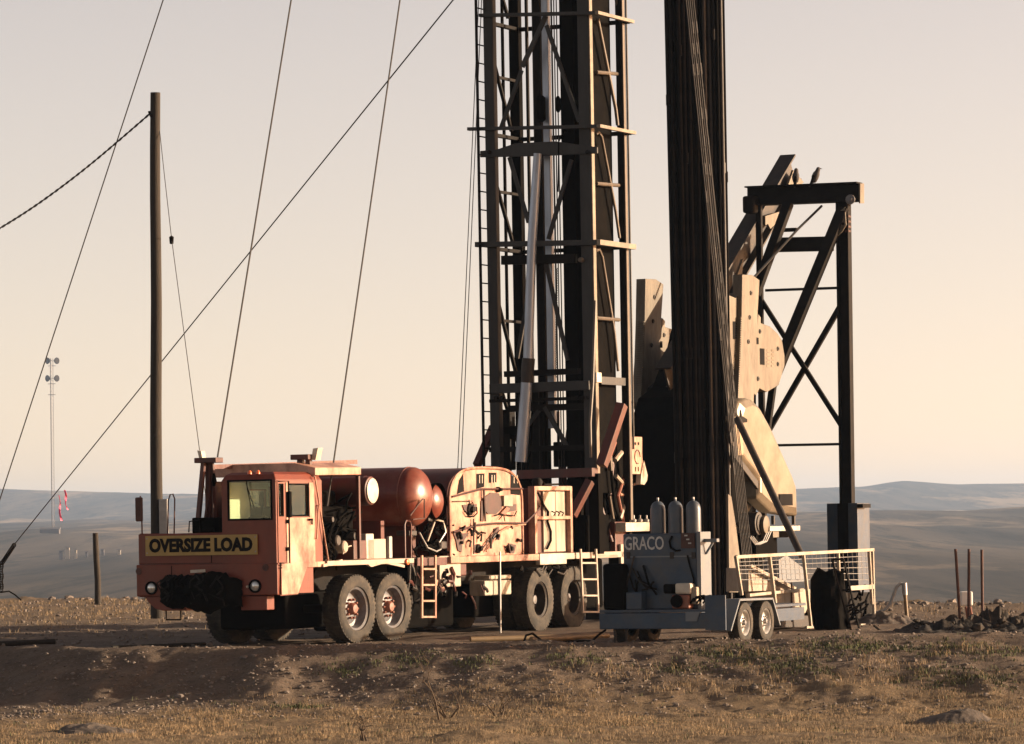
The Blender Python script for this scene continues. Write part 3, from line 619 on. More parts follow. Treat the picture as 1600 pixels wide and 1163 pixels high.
MB().lathe((x_mid+.06, .2, k1.z), (0, 0, 1), [(0, .08), (.08, .1), (.14, .07), (.16, 0)], 16).tube([(x_mid+.1, .2, k1.z+.15), (x_mid+.4, .2, k1.z+.03), (k1.x-.1, .2, k1.z+.04)], .02, 6).build('beacon', 'steel_black', cabn, True)
# deck, chassis and fenders
d0, d1 = 1.56, onv(642, 875, 0).x
dk = MB()
dk.box((d0, -.06, 1.25), (d1, .02, 1.33)).box((d0, .02, 1.28), (13.9, W, 1.33))
deck = dk.build('deck', 'deck_white', truck, bevel=.008)
fd = MB()
for (x, y, x2, y2) in ((505, 884, 525, 880), (525, 880, 535, 876), (570, 876, 580, 884), (580, 884, 600, 878), (600, 878, 632, 885)):
    p, q = onv(x, y, -.05), onv(x2, y2, -.05); fd.beam((p.x, -.03, p.z), (q.x, -.03, q.z), .05, .045)
fd.build('fender_edge', 'deck_white', deck)
p = onv(632, 880, -.03); MB().lathe((p.x, -.07, p.z+.02), (0, -1, 0), [(0, .05), (.03, .05), (.04, 0)], 14).build('side_lamp', 'orange_lens', deck, True)
e0, e1 = onv(704, 876, 0), onv(838, 876, 0); e2 = onv(880, 876, 0)
MB().box((e0.x-.1, -.06, 1.22), (e1.x, .018, 1.332)).build('deck_edge', 'red_sunlit', deck, bevel=.01)
MB().box((e1.x+.01, -.07, 1.14), (e2.x, .019, 1.333)).build('deck_edge', 'white', deck, bevel=.01)
MB().box((d1+.02, .0, 1.2), (e0.x-.12, .019, 1.326)).build('deck_edge', 'red_dark', deck)
MB().box((e2.x+.05, -.02, 1.22), (13.4, .019, 1.33)).build('deck_edge', 'deck_white', deck, bevel=.01)
ch = MB()
for v_ in (.75, 1.65): ch.box((.3, v_, .85), (14.0, v_+.12, 1.27))
for u_ in (.6, 3.1, 5.2, 7.5, 9.9, 12.5): ch.box((u_, .87, .9), (u_+.12, 1.65, 1.2))
ch.build('chassis', 'steel_black', truck)
for u_ in (2.4, 3.75, 9.42, 10.86): MB().lathe((u_, .35, .56), (0, 1, 0), [(0, .07), (.6, .07), (.75, .2), (1.05, .2), (1.2, .07), (1.8, .07)], 14).build('axle', 'steel_black', truck, True)
MB().box((1.75, .8, .25), (4.6, 2.0, .84)).build('front_suspension', 'black', truck, bevel=.05)  # underside boxes reach low to stand in for the shadow below the truck
MB().box((8.6, .75, .25), (11.7, 1.9, .84)).build('rear_suspension', 'black', truck, bevel=.05)
MB().box((5.3, 1.0, .12), (8.3, 2.2, 1.18)).build('fuel_tank', 'black', truck, bevel=.06)
MB().box((11.9, .6, .3), (13.8, 2.3, 1.2)).build('rear_skid', 'black', truck, bevel=.04)
MB().box((4.55, .02, .5), (4.95, .4, 1.2)).build('mud_flap', 'black', truck)
# sunlit machinery below the deck
def low(x0, y0, x1, y1, m_, name='gear_case', v=.05, dp=.3, bv=.02):
    p, q = onv(x0, y0, v), onv(x1, y1, v); return MB().box((p.x, v, p.z), (q.x, v+dp, q.z)).build(name, m_, truck, bevel=bv)
low(688, 918, 720, 868, 'deck_white', v=.02); low(681, 922, 700, 905, 'red_sunlit'); low(684, 900, 700, 870, 'red_sunlit', v=.08); low(720, 900, 729, 878, 'red_dark')
low(758, 931, 799, 906, 'cream', 'battery_box', v=.04); low(765, 906, 799, 898, 'cream', 'battery_box', v=.08); 
p = onv(782, 931, 0); MB().box((p.x-.012, .028, p.z), (p.x+.012, .039, p.z+.35)).build('box_strap', 'steel_black', truck)
rnd = random.Random(31)
for i in range(34):
    x, y = rnd.uniform(640, 760), rnd.uniform(872, 935); p = onv(x, y, .0); r_ = rnd.uniform(.012, .04); 
    q = p+Vector((rnd.uniform(-.3, .3), rnd.uniform(-.03, .06), rnd.uniform(-.25, .1)))
    MB().tube([p, (p+q)/2+Vector((rnd.uniform(-.06, .06), -.03, rnd.uniform(-.08, .03))), q], r_, 6).build('pipe', rnd.choice(('black', 'steel_brown', 'red_dark', 'steel_black')), truck, True)
for i in range(10):
    x, y = rnd.uniform(800, 905), rnd.uniform(876, 893); p = onv(x, y, .02); q = p+Vector((rnd.uniform(-.5, .5), .03, rnd.uniform(-.1, .05)))
    MB().tube([p, (p+q)/2+Vector((0, -.03, -.06)), q], rnd.uniform(.012, .03), 6).build('pipe', rnd.choice(('black', 'steel_brown', 'steel_black')), truck, True)
p, q = onv(781, 862, -.06), onv(782, 996, -.06); MB().tube([p, q], .018, 8).build('jack_rod', 'galv', truck)
for x in (641, 651): MB().tube([onv(x, 872, -.02), onv(x-1, 905, -.02), onv(x-4, 925, .0)], .02, 6).build('pipe', 'steel_brown', truck)
hr = [onv(x, y, -.05) for x, y in ((633, 872), (632, 820), (634, 814), (640, 814), (642, 820), (642, 872))]
MB().tube(hr, .018, 8).build('handrail', 'red_dark', truck, True)
def ladder(x0, y0, x1, y1, nr, m_, name, dv=0., skew=0):
    p0, p1 = onv(x0, y0, -.1), onv(x1, y0, -.1); b0, b1 = onv(x0+skew, y1, -.1), onv(x1+skew, y1, -.1)
    L_ = MB().beam(p0, b0, .03, .05, (1, 0, 0)).beam(p1, b1, .03, .05, (1, 0, 0)).build(name, m_, truck)
    for i in range(nr):
        t_ = 1-i/(nr-.15)*.98; MB().beam(p0.lerp(b0, t_)+Vector((0, 0, .02)), p1.lerp(b1, t_)+Vector((0, 0, .02)), .03, .03).build('rung', m_, L_)
    return L_
ladder(659, 868, 680, 966, 4, 'red_sunlit', 'side_ladder'); ladder(907, 858, 931, 958, 4, 'deck_white', 'rear_ladder', skew=4)
# wheels
def wheel_meshes(Rr, wd, rr, kind, lugs=46):
    hw = wd/2; L_ = {}
    prof = [(-hw*.72, rr), (-hw*.98, rr*1.06), (-hw*1.05, (Rr+rr)/2), (-hw*.97, Rr*.93), (-hw*.85, Rr*.975), (-hw*.5, Rr*.985), (hw*.5, Rr*.985), (hw*.85, Rr*.975), (hw*.97, Rr*.93), (hw*1.05, (Rr+rr)/2), (hw*.98, rr*1.06), (hw*.72, rr)]
    m_ = MB(None).lathe((0, 0, 0), (0, 1, 0), prof, 48)
    for i in range(lugs):
        a_ = 2*math.pi*i/lugs
        for s_, ph in ((-1, 0), (1, .5)):
            b_ = a_+ph*2*math.pi/lugs; d_ = Vector((math.cos(b_), 0, math.sin(b_)))
            m_.beam(d_*(Rr*.985)+Vector((0, s_*hw*.12, 0)), d_*(Rr*.965)+Vector((0, s_*hw*.93, 0)), Rr*.07, Rr*.045, d_)
    L_['tyre'] = (m_, 'rubber', True)
    di = {'steer': [(-hw*.8, rr*1.0), (-hw*.86, rr*1.03), (-hw*.74, rr*.93), (-hw*.05, rr*.86), (hw*.02, rr*.72), (-hw*.18, rr*.55), (-hw*.22, rr*.4), (-hw*.22, .01)],
          'dual': [(-hw*.8, rr*1.0), (-hw*.86, rr*1.03), (-hw*.74, rr*.93), (hw*.25, rr*.88), (hw*.3, rr*.6), (hw*.2, rr*.45), (hw*.2, .01)],
          'trailer': [(-hw*.8, rr*1.0), (-hw*.88, rr*1.04), (-hw*.7, rr*.92), (-hw*.2, rr*.85), (-hw*.3, rr*.65), (-hw*.55, rr*.45), (-hw*.5, .01)]}[kind]
    L_['rim'] = (MB(None).lathe((0, 0, 0), (0, 1, 0), di, 40), {'steer': 'rim', 'dual': 'steel_brown', 'trailer': 'rim_silver'}[kind], True)
    h_ = MB(None)
    if kind == 'steer':
        h_.lathe((0, 0, 0), (0, 1, 0), [(-hw*.2, rr*.3), (-hw*.6, rr*.27), (-hw*.75, rr*.2), (-hw*.78, 0)], 20)
        for i in range(10): a_ = 2*math.pi*i/10; h_.lathe((math.cos(a_)*rr*.45, -hw*.2, math.sin(a_)*rr*.45), (0, -1, 0), [(0, rr*.06), (.05, rr*.055), (.06, 0)], 8)
    elif kind == 'dual':
        h_.lathe((0, 0, 0), (0, 1, 0), [(hw*.3, rr*.3), (-hw*.3, rr*.25), (-hw*.35, 0)], 20)
        h_.lathe((0, 0, 0), (0, 1, 0), [(-hw*.86, rr*1.03), (-hw*.92, rr*1.06), (-hw*.9, rr*1.12), (-hw*.86, rr*1.1)], 40)
    else:
        h_.lathe((0, 0, 0), (0, 1, 0), [(-hw*.5, rr*.24), (-hw*.95, rr*.2), (-hw, 0)], 16)
        for i in range(6): a_ = 2*math.pi*i/6; h_.lathe((math.cos(a_)*rr*.4, -hw*.5, math.sin(a_)*rr*.4), (0, -1, 0), [(0, rr*.07), (.03, rr*.06), (.035, 0)], 6)
    L_['hub'] = (h_, {'steer': 'hub_red', 'dual': 'rim', 'trailer': 'rim'}[kind], True)
    return L_
def make_wheel(parent, spec, loc_t, side, extra=0., cache={}):
    key = spec
    if key not in cache:
        d_ = {}
        for nm, (mb, m_, s_) in wheel_meshes(*spec).items():
            o = mb.build(nm, m_, None, s_); d_[nm] = o.data; bpy.data.objects.remove(o)
        cache[key] = d_
    d_ = cache[key]; base = ROOT[root_of(parent).name]
    wh = bpy.data.objects.new('wheel', d_['tyre']); COL.objects.link(wh); wh.parent = parent
    wh.location = T(*loc_t)-base; wh.rotation_euler = (random.uniform(0, .001), 0, R(65)+(0 if side < 0 else math.pi)+extra)
    for nm in ('rim', 'hub'):
        o = bpy.data.objects.new(nm, d_[nm]); COL.objects.link(o); o.parent = wh
    return wh
ST = (.555, .34, .335, 'steer'); DU = (.57, .32, .30, 'dual')
wz = lambda px, py, v: onv(px, py, v)
for px, py in ((547, 948), (604, 948)):
    c = onv(px, py, .16); make_wheel(truck, ST, (c.x, .18, .55), -1, R(-6)); make_wheel(truck, ST, (c.x, 2.3, .55), 1, R(-6))
for px, py in ((834, 940), (887, 938)):
    c = onv(px, py, .15); make_wheel(truck, DU, (c.x, .17, .53), -1); make_wheel(truck, DU, (c.x, .53, .53), -1); make_wheel(truck, DU, (c.x, 2.33, .53), 1)
# red frame that carries the mast, levelling gear and hoses at the rear
def rbeam(a_, b_, wd, m_='red_dark', v=None, name='mast_brace', hp=None):
    A_, B_ = onu(*a_), onu(*b_); return MB().beam(A_, B_, wd, hp or wd, (0, 1, 0)).build(name, m_, truck, bevel=.008)
rbeam((771, 668, 13.2), (745, 728, 12.6), .13); rbeam((972, 632, 12.55), (940, 728, 12.1), .17); rbeam((922, 752, 11.9), (894, 806, 11.6), .14); rbeam((812, 742, 12.0), (930, 738, 12.0), .16, name='cross_beam', hp=.28)
rbeam((930, 740, 12.1), (933, 866, 12.1), .2, 'black', name='rear_post'); rbeam((822, 745, 12.2), (824, 866, 12.2), .2, 'black', name='rear_post')
MB().box((11.9, .5, 1.34), (13.5, 2.2, 2.3)).build('rear_housing', 'black', truck, bevel=.03)
MB().box((12.0, .15, 1.34), (13.6, .35, 2.0)).build('rear_plate', 'black', truck)
def c4(cx, cy): return 880+cx/3.523, 690+cy/3.523
for pts, r_, m_ in ((((255, 70), (262, 160)), .05, 'mast_rail'), (((320, 60), (285, 105)), .05, 'cream'), (((290, 190), (340, 245)), .04, 'cream'), (((312, 425), (345, 320)), .045, 'cream'), (((255, 300), (275, 425)), .03, 'mast_rail'), (((365, 345), (363, 430)), .045, 'cream'),
                    (((262, 120), (270, 220), (285, 360), (320, 450)), .03, 'black'), (((340, 180), (300, 300), (330, 440)), .035, 'hub_red'), (((375, 210), (345, 260), (352, 300), (310, 290)), .03, 'red_sunlit'), (((270, 0), (228, 110)), .09, 'red'),
                    (((385, 180), (380, 240), (360, 330)), .03, 'black'), (((300, 90), (310, 200), (350, 300), (375, 420)), .025, 'black'), (((415, 230), (370, 240), (365, 210)), .025, 'red_sunlit'), (((200, 610), (215, 560), (205, 520)), .02, 'red_sunlit'), (((290, 610), (285, 550), (297, 560)), .03, 'mast_rail')):
    MB().tube([onv(*c4(x, y), .1) for x, y in pts], r_, 7).build('levelling_gear', m_, truck, True)
p, q = onv(986, 741, -.0), onv(1001, 683, 0)
pl = MB().box((p.x, -.03, p.z), (q.x, .05, q.z)).build('warning_panel', 'red_sunlit', truck, bevel=.005); pl['label'] = 'pink upright panel with painted marks'
for cx in (385, 402): 
    a_ = onv(*c4(cx+3, 12), 0); MB().lathe((a_.x, -.03, a_.z), (0, -1, 0), [(0, .03), (.008, .03), (.009, 0)], 10).build('mark', 'letter_black', pl)
cen = onv(*c4(399, 85), 0)
MB().tube([(cen.x+.13*math.cos(i*.628), -.035, cen.z+.13*math.sin(i*.628)) for i in range(9)], .01, 5).build('mark', 'rust', pl)
for cx in (388, 404): 
    a_, b_ = onv(*c4(cx, 165), 0), onv(*c4(cx, 140), 0); MB().beam((a_.x, -.034, a_.z), (b_.x, -.034, b_.z), .02, .008).build('mark', 'letter_black', pl)
p = [onv(*c4(x, y), -.05) for x, y in ((445, 105), (465, 185), (462, 215), (448, 238), (427, 234), (430, 180))]
MB().prism(p, (.0, .1, 0)).build('pennant_plate', 'white', truck)
low(978, 831, 1015, 816, 'white', 'rear_platform', v=-.15, dp=.5, bv=.01); low(962, 866, 984, 815, 'red_dark', 'rear_bracket', v=.05, dp=.4)
for x in (990, 1000, 1010): 
    c = onv(x, 813, .0); MB().lathe((c.x, .0, c.z-.03), (0, 0, 1), [(0, .05), (.04, .055), (.06, .02), (.12, .02), (.13, 0)], 10).build('valve', 'galv', truck, True)
low(944, 866, 984, 650, 'black', 'dark_backing', v=.5, dp=.15)  # black plate added behind the gear to darken bright gaps
low(933, 872, 949, 865, 'white', 'tail_box', v=-.02, dp=.3); low(951, 872, 966, 865, 'white', 'tail_box', v=-.02, dp=.3); low(971, 884, 976, 850, 'deck_white', 'tail_post', v=-.02, dp=.06)
# ------------------------------------------------------------------ the mast
UM = 12.4; DM = 1.30; SC = 86.
mast = thing('derrick_mast', 'tall dark steel lattice mast standing over the rear of the truck', 'mast', T(UM+.6, 1.2, 1.34))
def mbeam(x0, y0, x1, y1, wpx, u=UM, dp=None, m_='mast_grey', name='brace', parent=None, bevel=0):
    a_, b_ = onu(x0, y0, u), onu(x1, y1, u); w_ = wpx/SC
    return MB().beam(a_, b_, dp or w_, w_, (0, 0, 1) if abs(a_.z-b_.z) < abs(a_.y-b_.y) else (0, 1, 0)).build(name, m_, parent or mast, bevel=bevel)
ZTOP = 31.0
def leg(px, u, wv, wu, m_='mast_grey', z0=1.36, z1=ZTOP, name='leg', y=400):
    c_ = onu(px, y, u); return MB().box((u-wu/2, c_.y-wv/2, z0), (u+wu/2, c_.y+wv/2, z1)).build(name, m_, mast, bevel=.012), c_.y
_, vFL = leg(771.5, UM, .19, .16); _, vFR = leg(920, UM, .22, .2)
_, vBL = leg(811, UM+DM, .20, .16, 'black'); _, vBR = leg(974, UM+DM, .12, .12, 'steel_black')  # back leg kept black for the shade inside the mast
# flange on the near front corner, sunlight put into its lighter colour
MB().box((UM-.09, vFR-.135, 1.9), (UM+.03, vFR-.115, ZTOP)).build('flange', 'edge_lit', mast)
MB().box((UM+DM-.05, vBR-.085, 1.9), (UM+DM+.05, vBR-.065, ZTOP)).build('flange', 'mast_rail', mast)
# inner telescoping section and what runs inside it, its shade put into black steel
leg(897, UM+.25, .24, .3, 'black', 1.6, 24, 'inner_leg'); MB().box((UM+.16, vFR+.02, 2.4), (UM+DM-.12, vFR+.06, 24)).build('inner_channel', 'black', mast); leg(847, UM+.5, .15, .2, 'steel_black', 1.6, 24, 'inner_leg'); leg(859, UM+.42, .13, .12, 'silver', 3.6, 24, 'ram_barrel')
leg(791, UM+.75, .05, .06, 'black', 1.6, 24, 'inner_rail'); leg(883, UM+.75, .05, .07, 'black', 1.6, 24, 'inner_rail'); leg(829, UM+.9, .055, .06, 'steel_black', 1.6, 24, 'inner_rail')
for x, r_ in ((868, .018), (872, .012), (876, .012), (838, .01)):
    c_ = onu(x, 400, UM+.3); MB().tube([(UM+.3, c_.y, 2.3), (UM+.3, c_.y, 24)], r_, 6).build('drilling_line', 'steel_brown', mast)
for x in (979.5, 983): 
    c_ = onu(x, 300, UM+DM+.1); MB().tube([(UM+DM+.1, c_.y, 3.2), (UM+DM+.1, c_.y, 24)], .02, 8).build('standpipe', 'steel_brown', mast, True)
# chain hanging inside the mast
chn = MB()
for i in range(90):
    c_ = onu(869.5, 420+i*1.9, UM+.1); d_ = .022
    for s_ in (-1, 1): chn.beam(c_+Vector((0, s_*.016, -d_*.6)), c_+Vector((0, s_*.016*(-1 if i % 2 else 1), d_*.6)), .01)
chn.build('chain', 'steel_brown', mast, kind='stuff')
# girders of the front face, from the top down
for g_ in ((750, 24.5, 931, 20.5, 5), (732, 202, 934, 197.5, 5), (744, 382.5, 934, 379, 8)):
    o = mbeam(*g_, u=UM-.16, dp=.12, name='platform_edge')
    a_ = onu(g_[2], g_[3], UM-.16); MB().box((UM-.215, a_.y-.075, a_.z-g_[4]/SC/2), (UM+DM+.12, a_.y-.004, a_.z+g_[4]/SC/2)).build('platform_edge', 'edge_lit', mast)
    MB().box((UM+DM-.02, a_.y, a_.z-.04), (UM+DM+.08, vFL+.1, a_.z+.03)).build('platform_edge', 'steel_black', mast)
    MB().box((UM-.02, vFL+.02, a_.z-.03), (UM+DM, vFL+.12, a_.z+.03)).build('platform_edge', 'steel_black', mast)
P = [onu(x, y, UM-.14) for x, y in ((750, 246), (750, 236), (775, 234), (805, 224), (868, 221), (925, 229), (933, 230), (933, 240), (868, 243), (805, 245))]
MB().prism(P, (.05, 0, 0)).build('arched_girder', 'mast_grey', mast, bevel=.008)
for x in (765, 918): c_ = onu(x, 238, UM-.15); MB().lathe((UM-.14, c_.y, c_.z), (-1, 0, 0), [(0, .04), (.03, .04), (.035, 0)], 10).build('pin', 'steel_black', mast)
mbeam(785, 407, 900, 404, 14, UM-.02, .12, 'steel_black', 'girder'); MB().lathe((UM-.1, onu(913, 407, UM).y, onu(913, 407, UM).z), (-1, 0, 0), [(0, .045), (.08, .045), (.09, 0)], 12).build('pin', 'mast_rail', mast)
mbeam(766, 608, 922, 602, 15, UM-.14, .1, 'mast_grey', 'girder', bevel=.01); mbeam(790, 585, 905, 580, 9, UM+.1, .15, 'steel_black', 'girder')
mbeam(766, 627, 922, 622, 5, UM-.05, .1, 'steel_black', 'girder'); mbeam(795, 639, 920, 635, 10, UM+.05, .1, 'steel_black', 'girder'); mbeam(766, 703, 922, 699, 8, UM, .12, 'steel_black', 'girder')
a_ = onu(768, 604, UM-.1); b_ = onu(925, 590, UM-.1); MB().box((UM-.1, vFR-.16, b_.z-.09), (UM+.12, vFR-.117, b_.z+.09)).build('gusset', 'white', mast, bevel=.006)
MB().box((UM+.12, vFR-.155, b_.z-.12), (UM+DM+.05, vFR-.1, b_.z+.02)).build('side_girder', 'mast_grey', mast)
for x in (779, 788, 905, 915): c_ = onu(x, 622, UM-.05); MB().lathe((UM-.12, c_.y, c_.z), (-1, 0, 0), [(0, .04), (.05, .04), (.055, 0)], 10).build('roller', 'steel_black', mast)
# diagonals of the front face
for d_ in ((853, 25, 816, 105, 7, .02), (815, 110, 783, 200, 6, .02), (854, 40, 905, 190, 6, .0), (893, 250, 857, 374, 6, .02), (796, 246, 826, 348, 6, .02), (853, 410, 887, 563, 6, .02), (824, 470, 808, 560, 6, .9),
           (842, 642, 826, 664, 6, .02), (851, 636, 886, 698, 7, .02), (853, -30, 815, -110, 7, .02), (854, -30, 905, -150, 7, .02)):
    mbeam(*d_[:5], u=UM+d_[5], dp=.05)
# bracing of the far side, between the two far legs
for y in (118, 298, 500): 
    z_ = onu(772, y, UM).z; MB().box((UM+.08, vFL-.03, z_-.03), (UM+DM-.08, vFL+.02, z_+.02)).build('far_tie', 'steel_black', mast)
for y0, y1, f_ in ((-60, 22, .55), (95, 200, .6), (285, 380, .6), (470, 580, .6), (600, 700, .7)):
    MB().beam((UM+.05, vFL-.04, onu(772, y0, UM).z), (UM+DM*f_, vFL-.04, onu(772, y1, UM).z), .05, .06, (0, 1, 0)).build('far_brace', 'steel_black', mast)
# bracing of the sunlit near side
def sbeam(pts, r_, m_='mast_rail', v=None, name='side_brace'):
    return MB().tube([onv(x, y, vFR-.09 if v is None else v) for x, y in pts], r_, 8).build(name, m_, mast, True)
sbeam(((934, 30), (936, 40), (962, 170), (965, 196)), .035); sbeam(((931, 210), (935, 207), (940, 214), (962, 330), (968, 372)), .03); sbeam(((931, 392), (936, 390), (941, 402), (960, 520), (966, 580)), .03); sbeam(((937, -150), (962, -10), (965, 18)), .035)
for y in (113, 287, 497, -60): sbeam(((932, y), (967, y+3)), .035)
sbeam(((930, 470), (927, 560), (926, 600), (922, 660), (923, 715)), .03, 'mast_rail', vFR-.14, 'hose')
# silver raising ram
rm = MB().tube([onu(840, 240, UM-.26), onu(831, 382, UM-.26), onu(825, 562, UM-.26)], [.075, .085, .09], 20).build('raising_ram', 'silver', mast, True)
MB().tube([onu(826, 560, UM-.26), onu(825, 572, UM-.26), onu(824, 583, UM-.26), onu(823, 598, UM-.26)], [.118, .12, .115, .105], 20).build('collar', 'steel_brown', rm, True)
MB().tube([onu(823, 598, UM-.26), onu(814, 722, UM-.3)], [.105, .112], 20).build('barrel', 'silver', rm, True)
# ladder on the far side of the mast
vL = vFL+.14
r0 = onv(750.5, 400, vL).x; r1 = r0+.36
ld = MB().box((r0-.02, vL-.02, 2.0), (r0+.02, vL+.02, 14)).box((r1-.02, vL-.02, 2.0), (r1+.02, vL+.02, 14)).build('ladder', 'steel_black', mast)
rg = None
for i in range(37):
    z_ = 2.25+i*.335
    if rg is None: rg = MB().tube([(r0, vL, 0), (r1, vL, 0)], .013, 6).build('rung', 'steel_black', ld); o = rg
    else: o = rg.copy(); COL.objects.link(o)
    o.location.z = z_
rnd = random.Random(51)
for i in range(30):
    y_ = rnd.uniform(-.2, 1)*(vFL-vFR)+vFR; u_ = UM+rnd.uniform(.15, 1.2); z_ = rnd.uniform(2.3, 4.4); w_ = rnd.uniform(.02, .07); y_ = min(max(y_, vFR+.15), vFL-.1)
    MB().tube([(u_, y_, z_), (u_+rnd.uniform(-.05, .05), y_+rnd.uniform(-.15, .15), z_-rnd.uniform(.3, 1.0)), (u_, y_+rnd.uniform(-.25, .25), 1.5)], w_, 7).build('base_hose', rnd.choice(('black', 'steel_black', 'steel_brown', 'red_dark')), mast, True)
for x0, y0, x1, y1 in ((788, 640, 800, 735), (868, 690, 905, 730), (835, 600, 850, 735), (790, 665, 830, 680), (895, 610, 912, 735)):
    a_, b_ = onu(x0, y1, UM+.4), onu(x1, y0, UM+.4); MB().box((UM+.3, a_.y, a_.z), (UM+.55, b_.y, b_.z)).build('base_casting', rnd.choice(('black', 'steel_black')), mast, bevel=.02)
# hooks and cables on the front face
MB().tube([onu(x, y, UM-.2) for x, y in ((887, 205), (878, 210), (873, 222), (872, 300))], .012, 6).build('cable', 'black', mast, True)
MB().tube([onu(x, y, UM+.1) for x, y in ((872, 640), (872, 690), (874, 718))], .012, 6).build('cable', 'black', mast, True)
MB().lathe(onu(872, 163, UM+.2), (0, 0, 1), [(-.15, .02), (-.1, .05), (.1, .05), (.15, .02)], 10).build('turnbuckle', 'black', mast, True)
MB().lathe(onu(845, 170, UM+.2), (0, 0, 1), [(-.25, .03), (-.2, .09), (.2, .09), (.25, .03)], 12).build('hook_block', 'black', mast, True)
for u_ in (UM-.05, UM+DM): MB().box((u_-.1, vFR-.15, ZTOP-.3), (u_+.1, vFL+.2, ZTOP+.05)).build('crown_beam', 'steel_black', mast)

# ------------------------------------------------------------------ racked pipes and rods
rnd = random.Random(9); pipe_me = None; cnt = 0
ROWS = 3; NP = 14
ORD = ('leftmost', 'second', 'third', 'fourth', 'fifth', 'sixth', 'seventh', 'eighth', 'ninth', 'tenth', 'eleventh', 'twelfth', 'thirteenth', 'rightmost')
def nth(i, n): return ORD[0] if i == 0 else ORD[-1] if i == n-1 else ORD[i]+' from left'
for r_ in range(ROWS):
    for i in range(NP):
        j_ = rnd.uniform(-.6, .6); b0 = wp(1062+(i+.5*(r_ % 2))*6.15+j_, 930, 78.6+r_*.11+rnd.uniform(-.04, .04)); t0 = wp(1041+(i+.5*(r_ % 2))*6.55+rnd.uniform(-.7, .7), 0, 79.2+r_*.11+rnd.uniform(-.05, .05))
        zz = 19.0+rnd.uniform(-.3, .3); d_ = (t0-b0); bot = b0-d_*(b0.z/d_.z); top = bot+d_*(zz/d_.z)
        bw = Vector((rnd.uniform(-.015, .015), rnd.uniform(-.03, .03), 0)); m_ = MB(None).tube([bot, bot.lerp(top, .25)+bw*.8, bot.lerp(top, .5)+bw, bot.lerp(top, .75)+bw*.7, top], .0365, 10)
        for zc_ in (3.2+rnd.uniform(-2.2, 2.2), 9.6+rnd.uniform(-1.6, 1.6)): c_ = bot+d_*(zc_/d_.z); m_.tube([c_, c_+d_*(.2/d_.z)], .046, 10)
        single(m_, 'tubing_pipe', rnd.choice(('steel_black', 'steel_black', 'black', 'steel_brown')), 'long dark steel pipe, %s in the front row of the pipe rack' % nth(i, NP) if r_ == 0 else 'long dark steel pipe in the rack, behind the front row of pipes', 'pipe', bot, 'pipes racked beside the mast', True)
for i in range(7):
    a_ = wp(1152+i*2.4, 790, 76.9+i*.05); b_ = wp(1070+i*2.0+(i % 3), -20, 78.2+i*.06); d_ = b_-a_; bot = a_-d_*(a_.z/d_.z); top = bot+d_*(15/d_.z)
    m_ = MB(None).tube([bot, top], .0095, 6)
    for zc_ in (2.7+i*.31, 5.2+(i*.77) % 2, 7.8+(i*.53) % 1.6, 10.2+(i*.41) % 1.2): c_ = bot+d_*(zc_/d_.z); m_.tube([c_, c_+d_*(.22/d_.z)], .022, 6)
    single(m_, 'sucker_rod', 'steel_brown', 'thin sunlit rod leaning on the racked pipes, %s of the rods' % ('rightmost' if i == 6 else nth(i, 14)), 'rod', bot, 'rods leaning on the pipe rack', True)

# ------------------------------------------------------------------ the pumpjack
JC = T(19.5, 1.0, 0)
jack = thing('pumpjack', 'tall dark pumpjack with pale crank counterweights behind the pipe rack', 'pumpjack', JC)
VR, VL_ = -.05, 2.0                                               # planes of the near and the far crank
def vprism(pts, v, th, m_, name, parent=None, bevel=.01):
    P = [onv(x, y, v) for x, y in pts]; return MB().prism([(p.x, v, p.z) for p in P], (0, th, 0)).build(name, m_, parent or jack, bevel=bevel)
ARM = ((1160, 429), (1176, 430), (1187, 438), (1184, 488), (1184, 520), (1178, 622), (1178, 640), (1165, 655), (1153, 625), (1157, 560), (1159, 494))
LOBR = ((1185, 491), (1189, 496), (1189, 505), (1203, 510), (1215, 521), (1222, 532), (1226, 556), (1226, 572), (1217, 602), (1198, 613), (1187, 607), (1182, 618), (1178, 616), (1182, 540))
LOBL = ((1120, 462), (1136, 460), (1150, 466), (1153, 458), (1157, 458), (1158, 494), (1155, 560), (1153, 584), (1146, 577), (1143, 570), (1130, 564), (1115, 560))
c_arm = vprism(ARM, VR-.20, .2, 'jack_tan', 'crank'); wr = vprism(LOBR, VR-.10, .3, 'jack_tan', 'counterweight'); wl = vprism(LOBL, VR-.10, .3, 'jack_tan', 'counterweight')
c_arm['label'] = 'pale near crank arm pointing up'
def black_slot(x0, y0, x1, y1, v, parent, m_='letter_black'): 
    p, q = onv(x0, y1, v), onv(x1, y0, v); MB().box((p.x, v-.006, p.z), (q.x, v-.001, q.z)).build('slot', m_, parent)  # flat black plate in place of the opening's inner shade
black_slot(1145, 503, 1151, 530, VR-.10, wl); black_slot(1187.5, 545, 1194, 570, VR-.10, wr); black_slot(1155, 493, 1158, 505, VR-.1, wl); black_slot(1182, 528, 1185, 538, VR-.2, c_arm)
for x, y, v_, pa in ((1173, 458, VR-.2, c_arm), (1171, 496, VR-.2, c_arm), (1169, 534, VR-.2, c_arm), (1154, 482, VR-.1, wl), (1149, 556, VR-.1, wl), (1187, 518, VR-.1, wr), (1215, 569, VR-.1, wr), (1184, 592, VR-.1, wr), (1215, 545, VR-.1, wr)):
    c_ = onv(x, y, v_); MB().lathe((c_.x, v_, c_.z), (0, -1, 0), [(-.005, .045), (.02, .045), (.022, .025), (.004, .02), (.004, 0)], 12).build('bolt', 'steel_brown', pa)
for i in range(5):
    for x in (1198, 1205): 
        p, q = onv(x, 546+i*6, VR-.1), onv(x+4, 550+i*6, VR-.1); MB().box((p.x, VR-.106, q.z), (q.x, VR-.1005, p.z)).build('cast_mark', 'tan_sheet', wr)
tth = MB()
